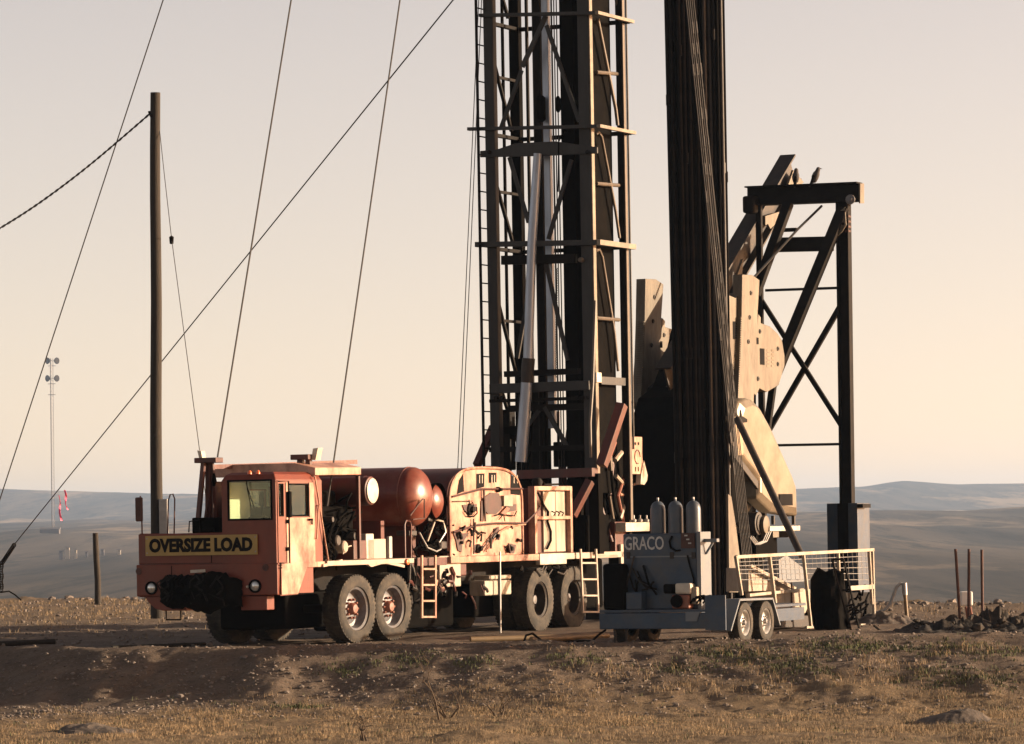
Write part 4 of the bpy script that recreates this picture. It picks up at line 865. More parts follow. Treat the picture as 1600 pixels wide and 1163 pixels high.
for i in range(34):
    p = onv(1159-i*.13-.4, 498+i*3.6, VR-.2); tth.box((p.x-.035, VR-.2, p.z), (p.x+.0, VR-.05, p.z+.022))
tth.build('rack_teeth', 'jack_tan', c_arm, kind='stuff')
# the far crank: the same pieces one shaft length away
sh = T(0, VL_-VR, 0)-T(0, 0, 0)
def copy_tree(o, parent, off):
    c_ = o.copy(); COL.objects.link(c_); c_.parent = parent; c_.location = Vector(o.location)+off
    if 'label' in c_: del c_['label']
    for k_ in list(o.children):
        d_ = k_.copy(); COL.objects.link(d_); d_.parent = c_; d_.location = k_.location
    return c_
for o in (c_arm, wr): copy_tree(o, jack, sh)
# belt guard: a folded sheet cover
GP = ((1157, 627), (1170, 622), (1178, 625), (1187, 634), (1205, 667), (1218, 696), (1241, 748), (1248, 770), (1249, 807), (1207, 800), (1185, 779), (1185, 752), (1154, 712), (1149, 651))
GV = -.95
P = [onv(x, y, GV) for x, y in GP]; n_ = len(P); k_ = Vector((sum(p.x for p in P)/n_, GV, sum(p.z for p in P)/n_))
gvs = [Vector((p.x, GV+.28, p.z)) for p in P]+[Vector((p.x, GV+.05, p.z)) for p in P]+[k_+(p-k_)*.86+Vector((0, -.03, 0)) for p in P]
gfs = [tuple(range(2*n_, 3*n_))]+[(i, (i+1) % n_, (i+1) % n_+n_, i+n_) for i in range(n_)]+[(i+n_, (i+1) % n_+n_, (i+1) % n_+2*n_, i+2*n_) for i in range(n_)]
bg_ = MB().add(gvs, gfs).build('belt_guard', 'tan_sheet', jack, bevel=.04); bg_['label'] = 'pale teardrop shaped belt guard'
black_slot(1218, 772, 1238, 790, GV-.046, bg_)
vprism(((1149, 660), (1154, 712), (1185, 752), (1185, 765), (1150, 718), (1140, 680)), GV-.02, .06, 'steel_brown', 'guard_rib', bg_)
vprism(((1158, 640), (1160, 650), (1168, 655), (1168, 660), (1156, 661)), GV-.06, .03, 'steel_black', 'latch', bg_)
vprism(((1148, 680), (1155, 690), (1192, 765), (1170, 800), (1160, 760)), GV+.35, .1, 'tan_sheet', 'inner_guard'); 
gv2 = tp(1147, 850, 77.7).y
vprism(((1138, 772), (1143, 776), (1150, 820), (1156, 868), (1154, 926), (1140, 926)), gv2, .05, 'jack_tan', 'side_shield')
# platform under the guard, motor and brake drum
p, q = onv(1203, 830, -1.1), onv(1250, 820, -1.1); MB().box((p.x, -1.1, p.z), (q.x, -.4, p.z+.09)).build('motor_platform', 'white', jack)
for x in (1208, 1232): 
    p, q = onv(x, 840, -1.05), onv(x+9, 830, -1.05); MB().box((p.x, -1.05, p.z), (q.x, -.5, q.z)).build('platform_foot', 'jack_tan', jack)
for x in (1208, 1240): 
    p, q = onv(x, 820, -.9), onv(x+3, 806, -.9); MB().beam((p.x, -.9, p.z), (p.x, -.9, q.z), .06).build('platform_post', 'steel_brown', jack)
p, q = onv(1183, 955, -.8), onv(1214, 832, -.8); MB().box((p.x, -.8, 0), (q.x, -.1, q.z)).build('pedestal', 'black', jack)
p = onv(1190, 818, -1.0); MB().lathe((p.x, -.6, p.z), (0, -1, 0), [(0, .22), (.35, .22), (.36, .17), (.38, .17), (.4, 0)], 20).build('brake_drum', 'steel_brown', jack, True)
p = onv(1197, 820, -1.05); MB().lathe((p.x, -1.0, p.z), (0, -1, 0), [(0, .17), (.06, .17), (.08, .08), (.08, 0)], 20).build('pulley', 'jack_tan', jack, True)
for k2 in range(3): MB().tube([onv(x+k2*3, y, -1.05) for x, y in ((1170, 838), (1180, 851), (1192, 846), (1199, 830))], .015, 6).build('cable_loop', 'galv', jack, True)
# gearbox, base and dark machinery
MB().box((17.2, .3, 1.8), (19.8, 1.2, 3.9)).build('gearbox', 'black', jack, bevel=.15)
vprism(((986, 655), (996, 622), (1018, 604), (1030, 572), (1040, 548), (1047, 515), (1052, 512), (1060, 524), (1100, 560), (1118, 620), (1118, 948), (984, 948)), 1.45, -.9, 'black', 'gear_housing', bevel=.05)
vprism(((1000, 640), (1012, 606), (1030, 590), (1046, 610), (1050, 660), (1030, 700), (1006, 690)), 1.6, -.12, 'steel_black', 'housing_rib')
MB().lathe((18.8, -.1, 3.6), (0, 1, 0), [(0, .3), (2.1, .3)], 16).build('crankshaft', 'black', jack, True)
MB().box((17.0, .1, .25), (20.8, 1.9, 1.8)).build('gearbox_stand', 'black', jack, bevel=.03)
for v_ in (.1, 1.6): MB().box((15.9, v_, .02), (24.5, v_+.3, .3)).build('base_skid', 'steel_black', jack)
# samson post: two upright posts, braces, cross beam
UP = 22.3
def jbeam(x0, y0, x1, y1, wpx, u0=UP, u1=None, m_='steel_black', name='post_brace', ib=False, dp=None):
    a_, b_ = onu(x0, y0, u0), onu(x1, y1, u0 if u1 is None else u1); w_ = wpx/77.
    mb = MB(); up_ = (0, 1, 0) if abs(a_.z-b_.z) > abs(a_.y-b_.y) else (0, 0, 1)
    (mb.ibeam(a_, b_, dp or w_, w_, .03, up_) if ib else mb.beam(a_, b_, dp or w_*.8, w_, up_)); return mb.build(name, m_, jack)
rp = jbeam(1317.6, 313, 1325, 870, 20, ib=True, dp=.2, name='post'); jbeam(1185.6, 313, 1194, 900, 9, name='post')
tb = jbeam(1168, 307, 1343, 300, 30, ib=True, dp=.34, name='cross_beam'); MB().prism([onu(1342, y, UP-.17) for y in (287, 318)]+[onu(1348, y, UP+.17) for y in (318, 287)], (0, -.03, 0)).build('beam_end', 'jack_tan', tb)  # pale end plate, sunlight on the beam end put into its colour
jbeam(1210, 383, 1300, 381, 22, name='cross_tie'); jbeam(1218, 360, 1245, 359, 6, UP+.3, name='cross_tie')
jbeam(1196, 454, 1312, 450, 4, name='tie_rod'); jbeam(1215, 696, 1320, 694, 4, name='tie_rod')
jbeam(1318, 325, 1205, 600, 16, UP-.1, UP-.9, name='post_leg'); jbeam(1232, 318, 1180, 460, 14, UP-.1, UP-.7, name='post_leg')
jbeam(1318, 470, 1200, 675, 8, UP+.12); jbeam(1190, 470, 1324, 680, 7, UP+.02)
jbeam(1208, 600, 1196, 690, 10, UP-.9, UP-1.2, name='post_leg')
gp = [onu(x, y, UP-.2) for x, y in ((1310, 332), (1320, 324), (1322, 352), (1316, 362), (1306, 372), (1304, 352))]; gus = MB().prism(gp, (.03, 0, 0)).build('gusset', 'jack_tan', jack)
for x, y in ((1311, 342), (1316, 340), (1312, 350), (1317, 350), (1311, 358)): c_ = onu(x, y, UP-.2); MB().lathe((UP-.2, c_.y, c_.z), (-1, 0, 0), [(0, .03), (.012, .03), (.014, 0)], 8).build('bolt', 'steel_black', gus)
for y in (340, 348, 356, 363): c_ = onu(1323.5, y, UP-.05); MB().box((UP-.1, c_.y-.05, c_.z), (UP+.05, c_.y+.03, c_.z+.04)).build('bolt', 'rust', gus)
c_ = onu(1329, 312, UP-.25); MB().lathe(c_, (-1, 0, 0), [(0, .1), (.03, .1), (.03, .06), (.06, .05), (.06, 0)], 14).build('bearing_cap', 'rim', tb, True)
c_ = onu(1172, 318, UP-.2); MB().box((UP-.3, c_.y-.12, c_.z-.2), (UP+.1, c_.y+.14, c_.z+.15)).build('bearing_block', 'steel_black', tb, bevel=.05)
# footing box of the near post
p, q = onu(1304, 950, UP), onu(1349, 786, UP)
ft = MB().box((UP-.35, q.y, 0), (UP+.35, p.y, q.z)).build('post_footing', 'slate', jack, bevel=.01)
MB().box((UP-.36, q.y-.12, q.z-.10), (UP+.1, q.y-.001, q.z-.02)).build('footing_lip', 'steel_black', ft)
MB().box((UP-.37, q.y+.2, .3), (UP-.351, q.y+.42, q.z)).build('footing_web', 'black', ft)
# walking beam
A_, B_ = onv(1236, 262, .95), onv(1042, 596, .95)
wb = MB().ibeam(A_, B_, .34, .62, .04).build('walking_beam', 'steel_brown', jack)
MB().prism([onv(x, y, .77) for x, y in ((1240, 266), (1256, 285), (1247, 292), (1228, 300))], (0, .05, 0)).build('beam_stop', 'jack_tan', wb)
MB().prism([onv(x, y, .75) for x, y in ((1196, 338), (1222, 330), (1212, 350), (1204, 358), (1200, 350), (1196, 352))], (0, .05, 0)).build('saddle_plate', 'jack_tan', wb)
MB().prism([onv(x, y, .75) for x, y in ((1161, 405), (1152, 430), (1160, 428))], (0, .05, 0)).build('saddle_plate', 'jack_tan', wb)
MB().tube([onu(1284, 322, UP-.2), onu(1247, 358, UP-.8), onu(1176, 436, UP-2.0)], .025, 6).build('brake_rod', 'mast_grey', jack)
# birds sitting on the cross beam
def bird(px, py, u, lean, label):
    b_ = onu(px, py, u); w_ = T(*b_); m_ = MB(None); s_ = .0; L_ = Vector((lean*.16, -.03, .30)); n0 = Vector((0, 0, 0))
    pts = [(-lean*.10, .02, -.06), (-lean*.05, .01, .03), (0, 0, .06), (lean*.02, 0, .13), (lean*.05, -.01, .20), (lean*.07, -.02, .245), (lean*.085, -.025, .285), (lean*.095, -.03, .315), (lean*.11, -.03, .33)]
    m_.tube([w_+Vector(p) for p in pts], [.016, .03, .055, .075, .07, .05, .045, .035, .008], 12)
    o = single(m_, 'bird', 'feather', label, 'bird', w_, 'birds on the pumpjack', True)
    h_ = w_+Vector((lean*.095, -.03, .305))
    ROOT[o.name] = Vector(w_)
    MB(None).tube([h_+Vector((lean*.02, -.01, 0)), h_+Vector((lean*.075, -.01, -.012))], [.014, .002], 6).build('beak', 'steel_brown', o)
    MB(None).tube([w_+Vector((lean*-.01, -.05, .16)), w_+Vector((-lean*.03, -.06, .08)), w_+Vector((-lean*.09, -.03, -.03))], [.03, .035, .008], 8).build('wing', 'black', o, True)
    for s2 in (-.02, .02): MB(None).tube([w_+Vector((s2, 0, .06)), w_+Vector((s2, -.005, -.0)), w_+Vector((s2+.0, -.03, -.004))], .006, 5).build('leg', 'rust', o)
bz = onu(1255, 287.5, UP)
tpz = onu(1255, 303.5, UP).z+.205
def on_top(px): c_ = onu(px, 290, UP-.05); return px, c_
for px, ln, lb in ((1243, .2, 'dark bird perched upright on the pumpjack beam, nearer the sloping beam'), (1272, 1.0, 'dark bird leaning forward on the pumpjack beam, right of the other bird')):
    c_ = onu(px, 300, UP-.08); zt_ = onu(px, 303.5-(px-1255)*.04, UP).z+.2
    # find the pixel of the beam's top there
    bird(px, 303.5-(px-1255)*.04-15.4, UP-.08, ln, lb)
# ------------------------------------------------------------------ mud tank with railings, right of the trailer
VT = -5.2
tank = thing('mud_tank', 'cream mud tank with open wire mesh railing right of the trailer', 'tank', T(9.5, VT+.8, 0))
def c5(cx, cy): return 1100+cx/4.153, 740+cy/4.153
def tbeam(pts, w_, name, m_='cream', v=VT, parent=None):
    A_, B_ = [onv(*c5(*p), v) for p in pts]; return MB().beam(A_, B_, .05, w_, (0, 0, 1) if abs(A_.x-B_.x) > abs(A_.z-B_.z) else (1, 0, 0)).build(name, m_, parent or tank, bevel=.005)
tbeam(((210, 542), (1098, 495)), .055, 'top_rail')
for a_, b_ in (((205, 535), (245, 790)), ((425, 540), (465, 860)), ((645, 530), (695, 1005)), ((870, 518), (880, 760)), ((1070, 500), (1090, 850)), ((1092, 495), (1105, 1000))):
    tbeam((a_, b_), .05, 'rail_post')
wirem = MB()
for i, (y0, y1) in enumerate(((575, 545), (600, 580), (625, 620), (650, 660), (690, 700))):
    a_, b_ = onv(*c5(225, y0), VT+.02), onv(*c5(1090, y1-10), VT+.02); MB().tube([a_, b_], .006, 5).build('mesh_wire', 'galv', tank)
for i in range(30):
    x = 235+i*29; a_, b_ = onv(*c5(x, 540-i*1.5), VT+.026), onv(*c5(x+12, 690), VT+.026); MB().tube([a_, b_], .004, 4).build('mesh_wire', 'galv', tank)
tbeam(((945, 745), (1095, 735)), .08, 'lower_rail')
tbeam(((660, 1000), (705, 1000)), .05, 'foot_plate'); tbeam(((1010, 985), (1105, 980)), .05, 'foot_plate')
# tank body: cream box, sloped ramp, lower chest
P = [onv(*c5(x, y), VT+.12) for x, y in ((445, 762), (690, 750), (690, 830), (660, 905), (640, 915), (470, 912))]
MB().prism([(p.x, VT+.12, p.z) for p in P], (0, .5, 0)).build('tank_body', 'cream', tank, bevel=.01)
p = onv(*c5(573, 830), VT+.1); MB().box((p.x-.015, VT+.10, p.z-.35), (p.x+.015, VT+.119, p.z+.32)).build('tank_seam', 'rust', tank)
P = [onv(*c5(x, y), VT+.3) for x, y in ((290, 612), (590, 752), (290, 765))]
MB().prism([(p.x, VT+.3, p.z) for p in P], (0, .4, 0)).build('ramp', 'cream', tank)
tbeam(((300, 600), (590, 750)), .06, 'ramp_edge', 'cream', VT+.22)
P = [onv(*c5(x, y), VT+.25) for x, y in ((500, 922), (690, 922), (685, 998), (500, 1000))]
MB().prism([(p.x, VT+.25, p.z) for p in P], (0, .5, 0)).build('lower_chest', 'steel_brown', tank, bevel=.01)
tbeam(((290, 790), (640, 755)), .05, 'sill_rail', 'cream', VT+.05)
P = [onv(*c5(x, y), VT+1.9) for x, y in ((485, 560), (535, 530), (640, 610), (660, 700), (490, 710))]
MB().prism([(p.x, VT+1.9, p.z) for p in P], (0, .3, 0)).build('far_shield', 'slate_light', tank)
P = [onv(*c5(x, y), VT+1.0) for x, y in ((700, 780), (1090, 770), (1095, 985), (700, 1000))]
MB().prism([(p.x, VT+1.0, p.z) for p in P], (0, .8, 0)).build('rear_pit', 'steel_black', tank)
rnd = random.Random(13)
for i in range(14):
    a_ = onv(*c5(rnd.uniform(960, 1070), rnd.uniform(790, 940)), VT+.3); b_ = a_+Vector((rnd.uniform(-.5, .5), rnd.uniform(-.2, .2), rnd.uniform(-.25, .25)))
    MB().tube([a_, (a_+b_)/2+Vector((0, 0, .08)), b_], .018, 6).build('hose_coil', 'black', tank, True)
# leaning pipe brace over the tank
a_, b_ = wp(1152, 655, 74.2), wp(1252, 868, 71.6)
single(MB(None).tube([a_, a_.lerp(b_, .5), b_], .062, 12), 'leaning_tube', 'steel_brown', 'thick dark tube slanting from the racked rods down to the railing', 'tube', b_, None, True)
# tangle of black rubber sheeting and a bent rack in front of the railing
DY = 69.6
def blob(name, outline, Y, depth, m_, label, cat, seed, wrinkle=.07):
    rnd = random.Random(seed); xs = [p[0] for p in outline]; n = 26; mm = 20; vs = []; fs = []
    def span(t):
        x = min(xs)+(max(xs)-min(xs))*t; ys = []
        for (x0, y0), (x1, y1) in zip(outline, outline[1:]+outline[:1]):
            if min(x0, x1) <= x <= max(x0, x1) and x0 != x1: ys.append(y0+(y1-y0)*(x-x0)/(x1-x0))
        return x, min(ys), max(ys)
    for s_ in (0, 1):
        for i in range(n+1):
            x, ya, yb = span(min(.999, max(.001, i/n)))
            for j in range(mm+1):
                y = ya+(yb-ya)*j/mm; e = math.sin(math.pi*i/n)**.4*math.sin(math.pi*(.08+.84*j/mm))**.4 if 0 < i < n else 0
                p = wp(x, y, Y); k_ = fbm(p.x*4, p.z*2, seed, 4)*wrinkle+.03*math.sin(p.x*26+2*math.sin(p.z*5)); p.y += (-1 if s_ == 0 else 1)*depth*e+(k_*e if s_ == 0 else 0); p.z = max(p.z, .0)
                vs.append(p)
    k0 = (n+1)*(mm+1)
    for s_ in (0, 1):
        for i in range(n):
            for j in range(mm): q = [i*(mm+1)+j, i*(mm+1)+j+1, (i+1)*(mm+1)+j+1, (i+1)*(mm+1)+j]; fs.append([a+k0*s_ for a in (q if s_ == 0 else q[::-1])])
    base = wp((min(xs)+max(xs))/2, max(p[1] for p in outline), Y); base.z = max(0, base.z)
    return single(MB(None).add(vs, fs), name, m_, label, cat, base, None, True)
blob('rubber_sheeting', [c5(*p) for p in ((690, 690), (740, 610), (790, 640), (840, 620), (900, 640), (915, 760), (940, 880), (950, 1040), (720, 1040), (690, 860))], DY, .35, 'black', 'heap of black rubber sheeting hung in front of the mesh railing', 'sheeting', 3, .3)
rk = thing('bent_rack', 'bent black steel rack leaning against the black sheeting', 'rack', wp(1335, 988, 69.3))
for a_, b_ in (((832, 560), (905, 555)), ((832, 560), (865, 700)), ((905, 555), (1015, 1045)), ((865, 700), (960, 1040)), ((870, 640), (925, 635)), ((895, 760), (950, 750)), ((920, 860), (975, 850)), ((940, 950), (995, 940)), ((930, 900), (1050, 830)), ((960, 930), (1060, 860)), ((940, 960), (990, 880)), ((1100, 985), (1180, 1050))):
    MB(None).tube([wp(*c5(*a_), 69.2), wp(*c5(*b_), 69.2)], .02, 6).build('rack_bar', 'steel_black', rk)

# ------------------------------------------------------------------ accumulator trailer
V0 = -6.85
tr = thing('accumulator_trailer', 'slate blue two axle trailer carrying a lettered tank and gas bottles', 'trailer', T(2.6, V0+1.0, 0))
UF = 1.5
pz = lambda py: onu(1040, py, UF).z
yl, yr_ = onu(936, 960, UF).y, V0
frame = MB().box((UF, V0+.32, pz(983)), (UF+.12, yl, pz(958))).build('rear_beam', 'slate', tr, bevel=.012)
for v_ in (V0+.35, yl-.1): MB().box((UF+.12, v_, pz(980)), (5.6, v_+.1, pz(960))).build('side_rail', 'slate', tr)
MB().box((UF+.02, V0+.32, pz(957)), (5.6, yl, pz(953))).build('bed', 'slate', tr)
p, q = onu(1072, 971, UF), onu(1094, 956, UF); MB().prism([(UF-.02, p.y, p.z), (UF-.02, p.y, q.z), (UF-.02, q.y, q.z), (UF-.02, q.y+.05, p.z)], (.018, 0, 0)).build('sunlit_corner', 'slate_light', tr)  # pale plate, sunlight on the beam's corner put into its colour
# twin fender with folded ends
fpts = [onv(x, y, V0) for x, y in ((1142, 985), (1156, 936), (1208, 934), (1220, 976))]
f_ = MB()
for a_, b_ in zip(fpts, fpts[1:]): 
    d_ = (b_-a_).normalized(); nn = Vector((d_.z, 0, -d_.x)); nn = nn if nn.z > 0 or abs(nn.z) < .1 else -nn
    f_.add([a_, b_, b_+Vector((0, .32, 0)), a_+Vector((0, .32, 0)), a_-nn*.03, b_-nn*.03, b_+Vector((0, .32, 0))-nn*.03, a_+Vector((0, .32, 0))-nn*.03], [(0, 1, 2, 3), (7, 6, 5, 4), (0, 4, 5, 1), (1, 5, 6, 2), (2, 6, 7, 3), (3, 7, 4, 0)])
fen = f_.build('fender', 'slate_light', tr)
MB().box((UF-.05, V0+.02, pz(985)), (UF-.02, V0+.35, pz(931))).build('fender_front', 'slate', tr)
TW = (.315, .2, .19, 'trailer', 40)
for px in (1158, 1191):
    c_ = onv(px, 975, V0+.1); make_wheel(tr, TW, (c_.x, V0+.12, .30), -1); make_wheel(tr, TW, (c_.x, V0+2.0, .30), 1)
for px in (1158, 1191):
    c_ = onv(px, 975, V0+.1); MB().tube([(c_.x, V0+.2, .3), (c_.x, V0+1.95, .3)], .04, 8).build('axle', 'steel_black', tr)
for x in (979, 961):
    p = onu(x, 985, UF+.05); MB().tube([(UF+.05, p.y, .0), (UF+.05, p.y, p.z+.05)], .022, 8).build('jack_leg', 'steel_brown', tr)
# tank with lettering
UG = 1.75
a_, b_ = onu(975, 946, UG), onu(1089, 833, UG)
tk = MB().box((UG, b_.y, pz(953)), (UG+.36, a_.y, b_.z)).build('tank', 'slate', tr, bevel=.02); tk['label'] = 'dark slate tank lettered GRACO'
l0, l1 = onu(976, 860, UG), onu(1037, 838, UG)
place_text('lettering', 'GRACO', T(UG-.001, l0.y, l0.z), -CP, (0, 0, 1), l0.y-l1.y, l1.z-l0.z, 'letter_white', tk, bold=.012, thick=.004)
p, q = onu(1065, 857, UG), onu(1086, 833, UG); MB().box((UG-.02, q.y, p.z), (UG-.001, p.y, q.z)).build('warning_label', 'rust', tk)
for i in range(3): 
    m1 = onu(1073+i*3, 838+i*6, UG); MB().box((UG-.024, m1.y-.02, m1.z), (UG-.0205, m1.y+.03, m1.z+.02)).build('label_mark', 'letter_white', tk)
p, q = onu(1089.5, 948, UG-.03), onu(1093, 831, UG-.03)
post = MB().box((UG-.03, b_.y-.07, pz(953)), (UG+.38, b_.y-.001, q.z)).build('end_post', 'slate_light', tk, bevel=.01)
s_ = onu(1107, 843, UG+.2); MB().box((UG+.1, b_.y-.28, s_.z-.04), (UG+.2, b_.y-.072, s_.z+.01)).beam((UG+.15, b_.y-.2, s_.z-.04), (UG+.15, b_.y-.08, s_.z-.22), .03).build('side_bracket', 'slate_light', tk)
hk = [onu(x, y, UG-.03) for x, y in ((1050, 838), (1046, 846), (1048, 856), (1056, 861), (1063, 860))]; MB().tube(hk, .016, 6).build('hook', 'black', tk, True)
MB().tube([onu(x, y, UG-.03) for x, y in ((1074, 868), (1078, 885), (1084, 905), (1084, 925))], .014, 6).build('hose', 'black', tk, True)
MB().box((UG-.25, a_.y-.1, pz(953)), (UG-.02, a_.y+.25, pz(880))).build('pump_block', 'black', tr, bevel=.05)
MB().box((UG-.2, onu(1010, 900, UG).y, pz(953)), (UG-.02, onu(985, 900, UG).y, pz(925))).build('manifold', 'slate', tr, bevel=.02)
for x in (1028, 1055.5, 1083.5):
    c_ = onu(x, 806, UG+.18); r_ = .115
    bt = MB().lathe((UG+.18, c_.y, b_.z+.002), (0, 0, 1), [(0, r_), (.36, r_), (.42, r_*.9), (.46, r_*.7), (.485, r_*.4), (.49, .02), (.52, .018), (.525, 0)], 24).build('gas_bottle', 'bottle', tr, True)
    MB().lathe((UG+.18, c_.y, b_.z+.52), (0, 0, 1), [(0, .02), (.025, .02), (.03, 0)], 8).build('valve_cap', 'galv', bt)
rnd = random.Random(23)
for i in range(9):
    a_ = onu(rnd.uniform(978, 1006), rnd.uniform(868, 925), UG-.03); b_ = onu(rnd.uniform(972, 1030), rnd.uniform(905, 948), UG-.03)
    MB().tube([a_, (a_+b_)/2+Vector((-.08, 0, -.05)), b_+Vector((-.05, 0, 0))], rnd.uniform(.012, .02), 6).build('hose', rnd.choice(('black', 'steel_black', 'steel_brown')), tk, True)
for x in (982, 1050, 1084):
    c_ = onu(x, 868, UG); MB().box((UG-.015, c_.y-.03, c_.z-.05), (UG-.001, c_.y+.03, c_.z+.05)).build('latch', 'steel_brown', tk)
MB().box((UG-.006, onu(1086, 870, UG).y, pz(871)), (UG-.001, onu(978, 870, UG).y, pz(869))).build('tank_weld', 'slate_light', tk)
# small petrol engine standing on the trailer bed
e0, e1 = onu(1036, 952, UF+.1), onu(1082, 912, UF+.1); UE = UF+.12
pe = thing('small_engine', 'small red and white petrol engine on the trailer bed', 'engine', T(UE+.1, (e0.y+e1.y)/2, pz(953)))
MB().box((UE-.05, e1.y+.05, pz(952)), (UE+.3, e0.y-.15, pz(930))).build('crankcase', 'hub_red', pe, bevel=.03)
MB().box((UE-.05, e1.y+.02, pz(929)), (UE+.25, e1.y+.28, pz(912))).build('fuel_tank', 'white', pe, bevel=.03)
MB().box((UE-.02, e1.y+.3, pz(928)), (UE+.22, e0.y, pz(913))).build('muffler', 'black', pe, bevel=.03)
MB().box((UE+.0, e1.y-.06, pz(945)), (UE+.2, e1.y+.045, pz(918))).build('air_filter', 'cream', pe, bevel=.02)
MB().lathe((UE-.06, (e0.y+e1.y)/2, pz(940)), (-1, 0, 0), [(0, .1), (.04, .09), (.05, 0)], 16).build('recoil_starter', 'black', pe, True)
rnd = random.Random(17); hs = []
for i in range(6):
    c_ = onu(1092+i*5, 945-(i % 2)*3, UF+.1)
    MB().tube([c_+Vector((0, .14*math.cos(t*.9), .02+.09*abs(math.sin(t*.9)))) for t in range(5)], .016, 6).build('hose_coil', 'black', tr, True)

# ------------------------------------------------------------------ poles, wires, anchors
def ground_at(px, Y):
    X = wp(px, 900, Y).x; return Vector((X, Y, ground_z(X, Y)))
YP = 88.
pt, pb = wp(242.5, 145, YP), ground_at(244, YP)
pole = thing('utility_pole', 'weathered round wooden pole rising behind the truck front', 'pole', pb)
n_ = 10; MB(None).tube([pb.lerp(pt, i/n_)+Vector((.01*math.sin(i*1.3), 0, 0)) for i in range(n_+1)], [.135-.03*i/n_ for i in range(n_+1)], 20).build('post', 'wood', pole, True)
a_ = wp(250, 831, YP-.05); b_ = wp(262, 780, YP-.05); MB(None).box((a_.x, YP-.2, 0.5), (b_.x, YP+.1, b_.z)).build('meter_box', 'galv', pole, bevel=.01)
MB(None).tube([wp(233, 175, YP), wp(236, 182, YP-.1)], .03, 6).build('cable_clamp', 'steel_black', pole)
def wire(pts, r_, label, m_='wire', name='guy_wire', cat='wire', base=None):
    return single(MB(None).tube(pts, r_, 6), name, m_, label, cat, base or pts[-1], None, True)
wire([wp(850, -1820, 76.5), wp(-60, 963.5, 94)], .014, 'steel guy wire crossing the upper left corner to the left edge')
wire([wp(747, -1820, 76.5), wp(455, 0, 71), wp(340, 714, 66.0)], .015, 'thick guy wire from the mast to the rack on the truck front')
wire([wp(886, -1820, 76.5), wp(625, 0, 72), wp(518, 745, 66.6), wp(510, 800, 66.4)], .015, 'guy wire ending on the engine roof just behind the cab')
wire([wp(775, -83, 76.2), wp(15, 860, 110.), wp(2, 878, 111)], .014, 'long guy wire slanting down to the chain anchor at the left edge')
for k_, (x0, x1, lb) in enumerate(((748, 715.5, 'outer of the two thin cables left of the mast ladder'), (752.5, 721, 'inner of the two thin cables left of the mast ladder'))):
    wire([wp(x0+38, -900, 76.4), wp(x0, 0, 76.2), wp(x1, 725, 75.8), wp(x1-6, 860, 75.8)], .009, lb)
tw = []; 
for k_ in range(2):
    pts = []
    for i in range(140):
        t = i/139; x = 234-t*330; y = 178+t*228-34*math.sin(math.pi*min(1, t*.9))*-.3; p = wp(x, y+10*math.sin(math.pi*t), YP)
        pts.append(p+Vector((0, .016*math.cos(i*.9+k_*math.pi), .016*math.sin(i*.9+k_*math.pi))))
    tw.append(pts)
m_ = MB(None)
for pts in tw: m_.tube(pts, .013, 5)
single(m_, 'power_cable', 'wire', 'twisted black cable sagging from the pole to the left edge', 'cable', tw[0][0], None, True)
iw = wire([wp(249, 200, YP), wp(257, 275, YP-.5), wp(268, 372, YP-1.2), wp(312, 705, YP-3.4), ground_at(346, YP-4.8)], .008, 'thin stay wire with a small insulator right of the wooden pole')
ROOT[iw.name] = Vector(iw.location)
c_ = wp(268, 375, YP-1.2); MB(None).lathe(c_, (0, 0, 1), [(-.09, .01), (-.08, .04), (.06, .05), (.08, .02), (.09, .005)], 12).build('insulator', 'black', iw, True)
# chain anchor at the left edge
an = thing('chain_anchor', 'rusty chain and turnbuckle holding the long guy wire at left edge', 'anchor', ground_at(2, 111.5))
m_ = MB(None)
for i in range(16):
    p = wp(22-i*1.2, 852+i*1.8, 110.3); m_.tube([p+Vector((math.cos(a)*.05, .02*math.sin(a)*(i % 2), math.sin(a)*.05)) for a in [j*math.pi/4 for j in range(9)]], .014, 5)
m_.build('shackles', 'steel_black', an, True, kind='stuff')
m_ = MB(None)
for i in range(17):
    p = wp(2+.6*math.sin(i), 880+i*2.6, 111.2); m_.tube([p+Vector((math.cos(a)*.05, .03*math.sin(a)*(i % 2), math.sin(a)*.045)) for a in [j*math.pi/4 for j in range(9)]], .013, 5)
m_.build('chain', 'steel_black', an, True, kind='stuff')
MB(None).tube([wp(0, 926, 110.5), wp(14, 924, 110.5), wp(24, 930, 110.5), wp(33, 938, 110.5)], .022, 6).build('cable_end', 'black', an, True)
# pink ribbons tied on the guy wire
def ribbon(x, y, l, label, dx):
    Y = 106.5; vs = []; fs = []; n = 14
    for i in range(n+1):
        t = i/n; p = wp(x+dx*t*8+1.1*math.sin(t*7), y+l*t, Y-.02*math.sin(t*9)); w_ = (.018+.008*math.sin(t*5+x))
        vs += [p+Vector((-w_, .02*math.sin(t*11), 0)), p+Vector((w_, -.02*math.sin(t*11), 0))]
    fs = [(2*i, 2*i+1, 2*i+3, 2*i+2) for i in range(n)]
    o = single(MB(None).add(vs, fs), 'flagging_ribbon', 'pink', label, 'ribbon', vs[0], 'pink ribbons on the guy wire'); sd = o.modifiers.new('s', 'SOLIDIFY'); sd.thickness = .004
ribbon(92, 774, 40, 'longer pink ribbon hanging from the guy wire, left one', .45); ribbon(101, 766, 31, 'shorter pink ribbon hanging from the guy wire, right one', .5)
# fence post
b_ = ground_at(152, 106); t_ = wp(149, 833, 106)
single(MB(None).tube([b_-Vector((0, 0, .2)), b_.lerp(t_, .35)+Vector((.02, 0, 0)), b_.lerp(t_, .7), t_], [.085, .08, .078, .07], 12), 'fence_post', 'wood', 'short weathered wooden post at the far edge of the pad, left', 'post', b_, None, True)

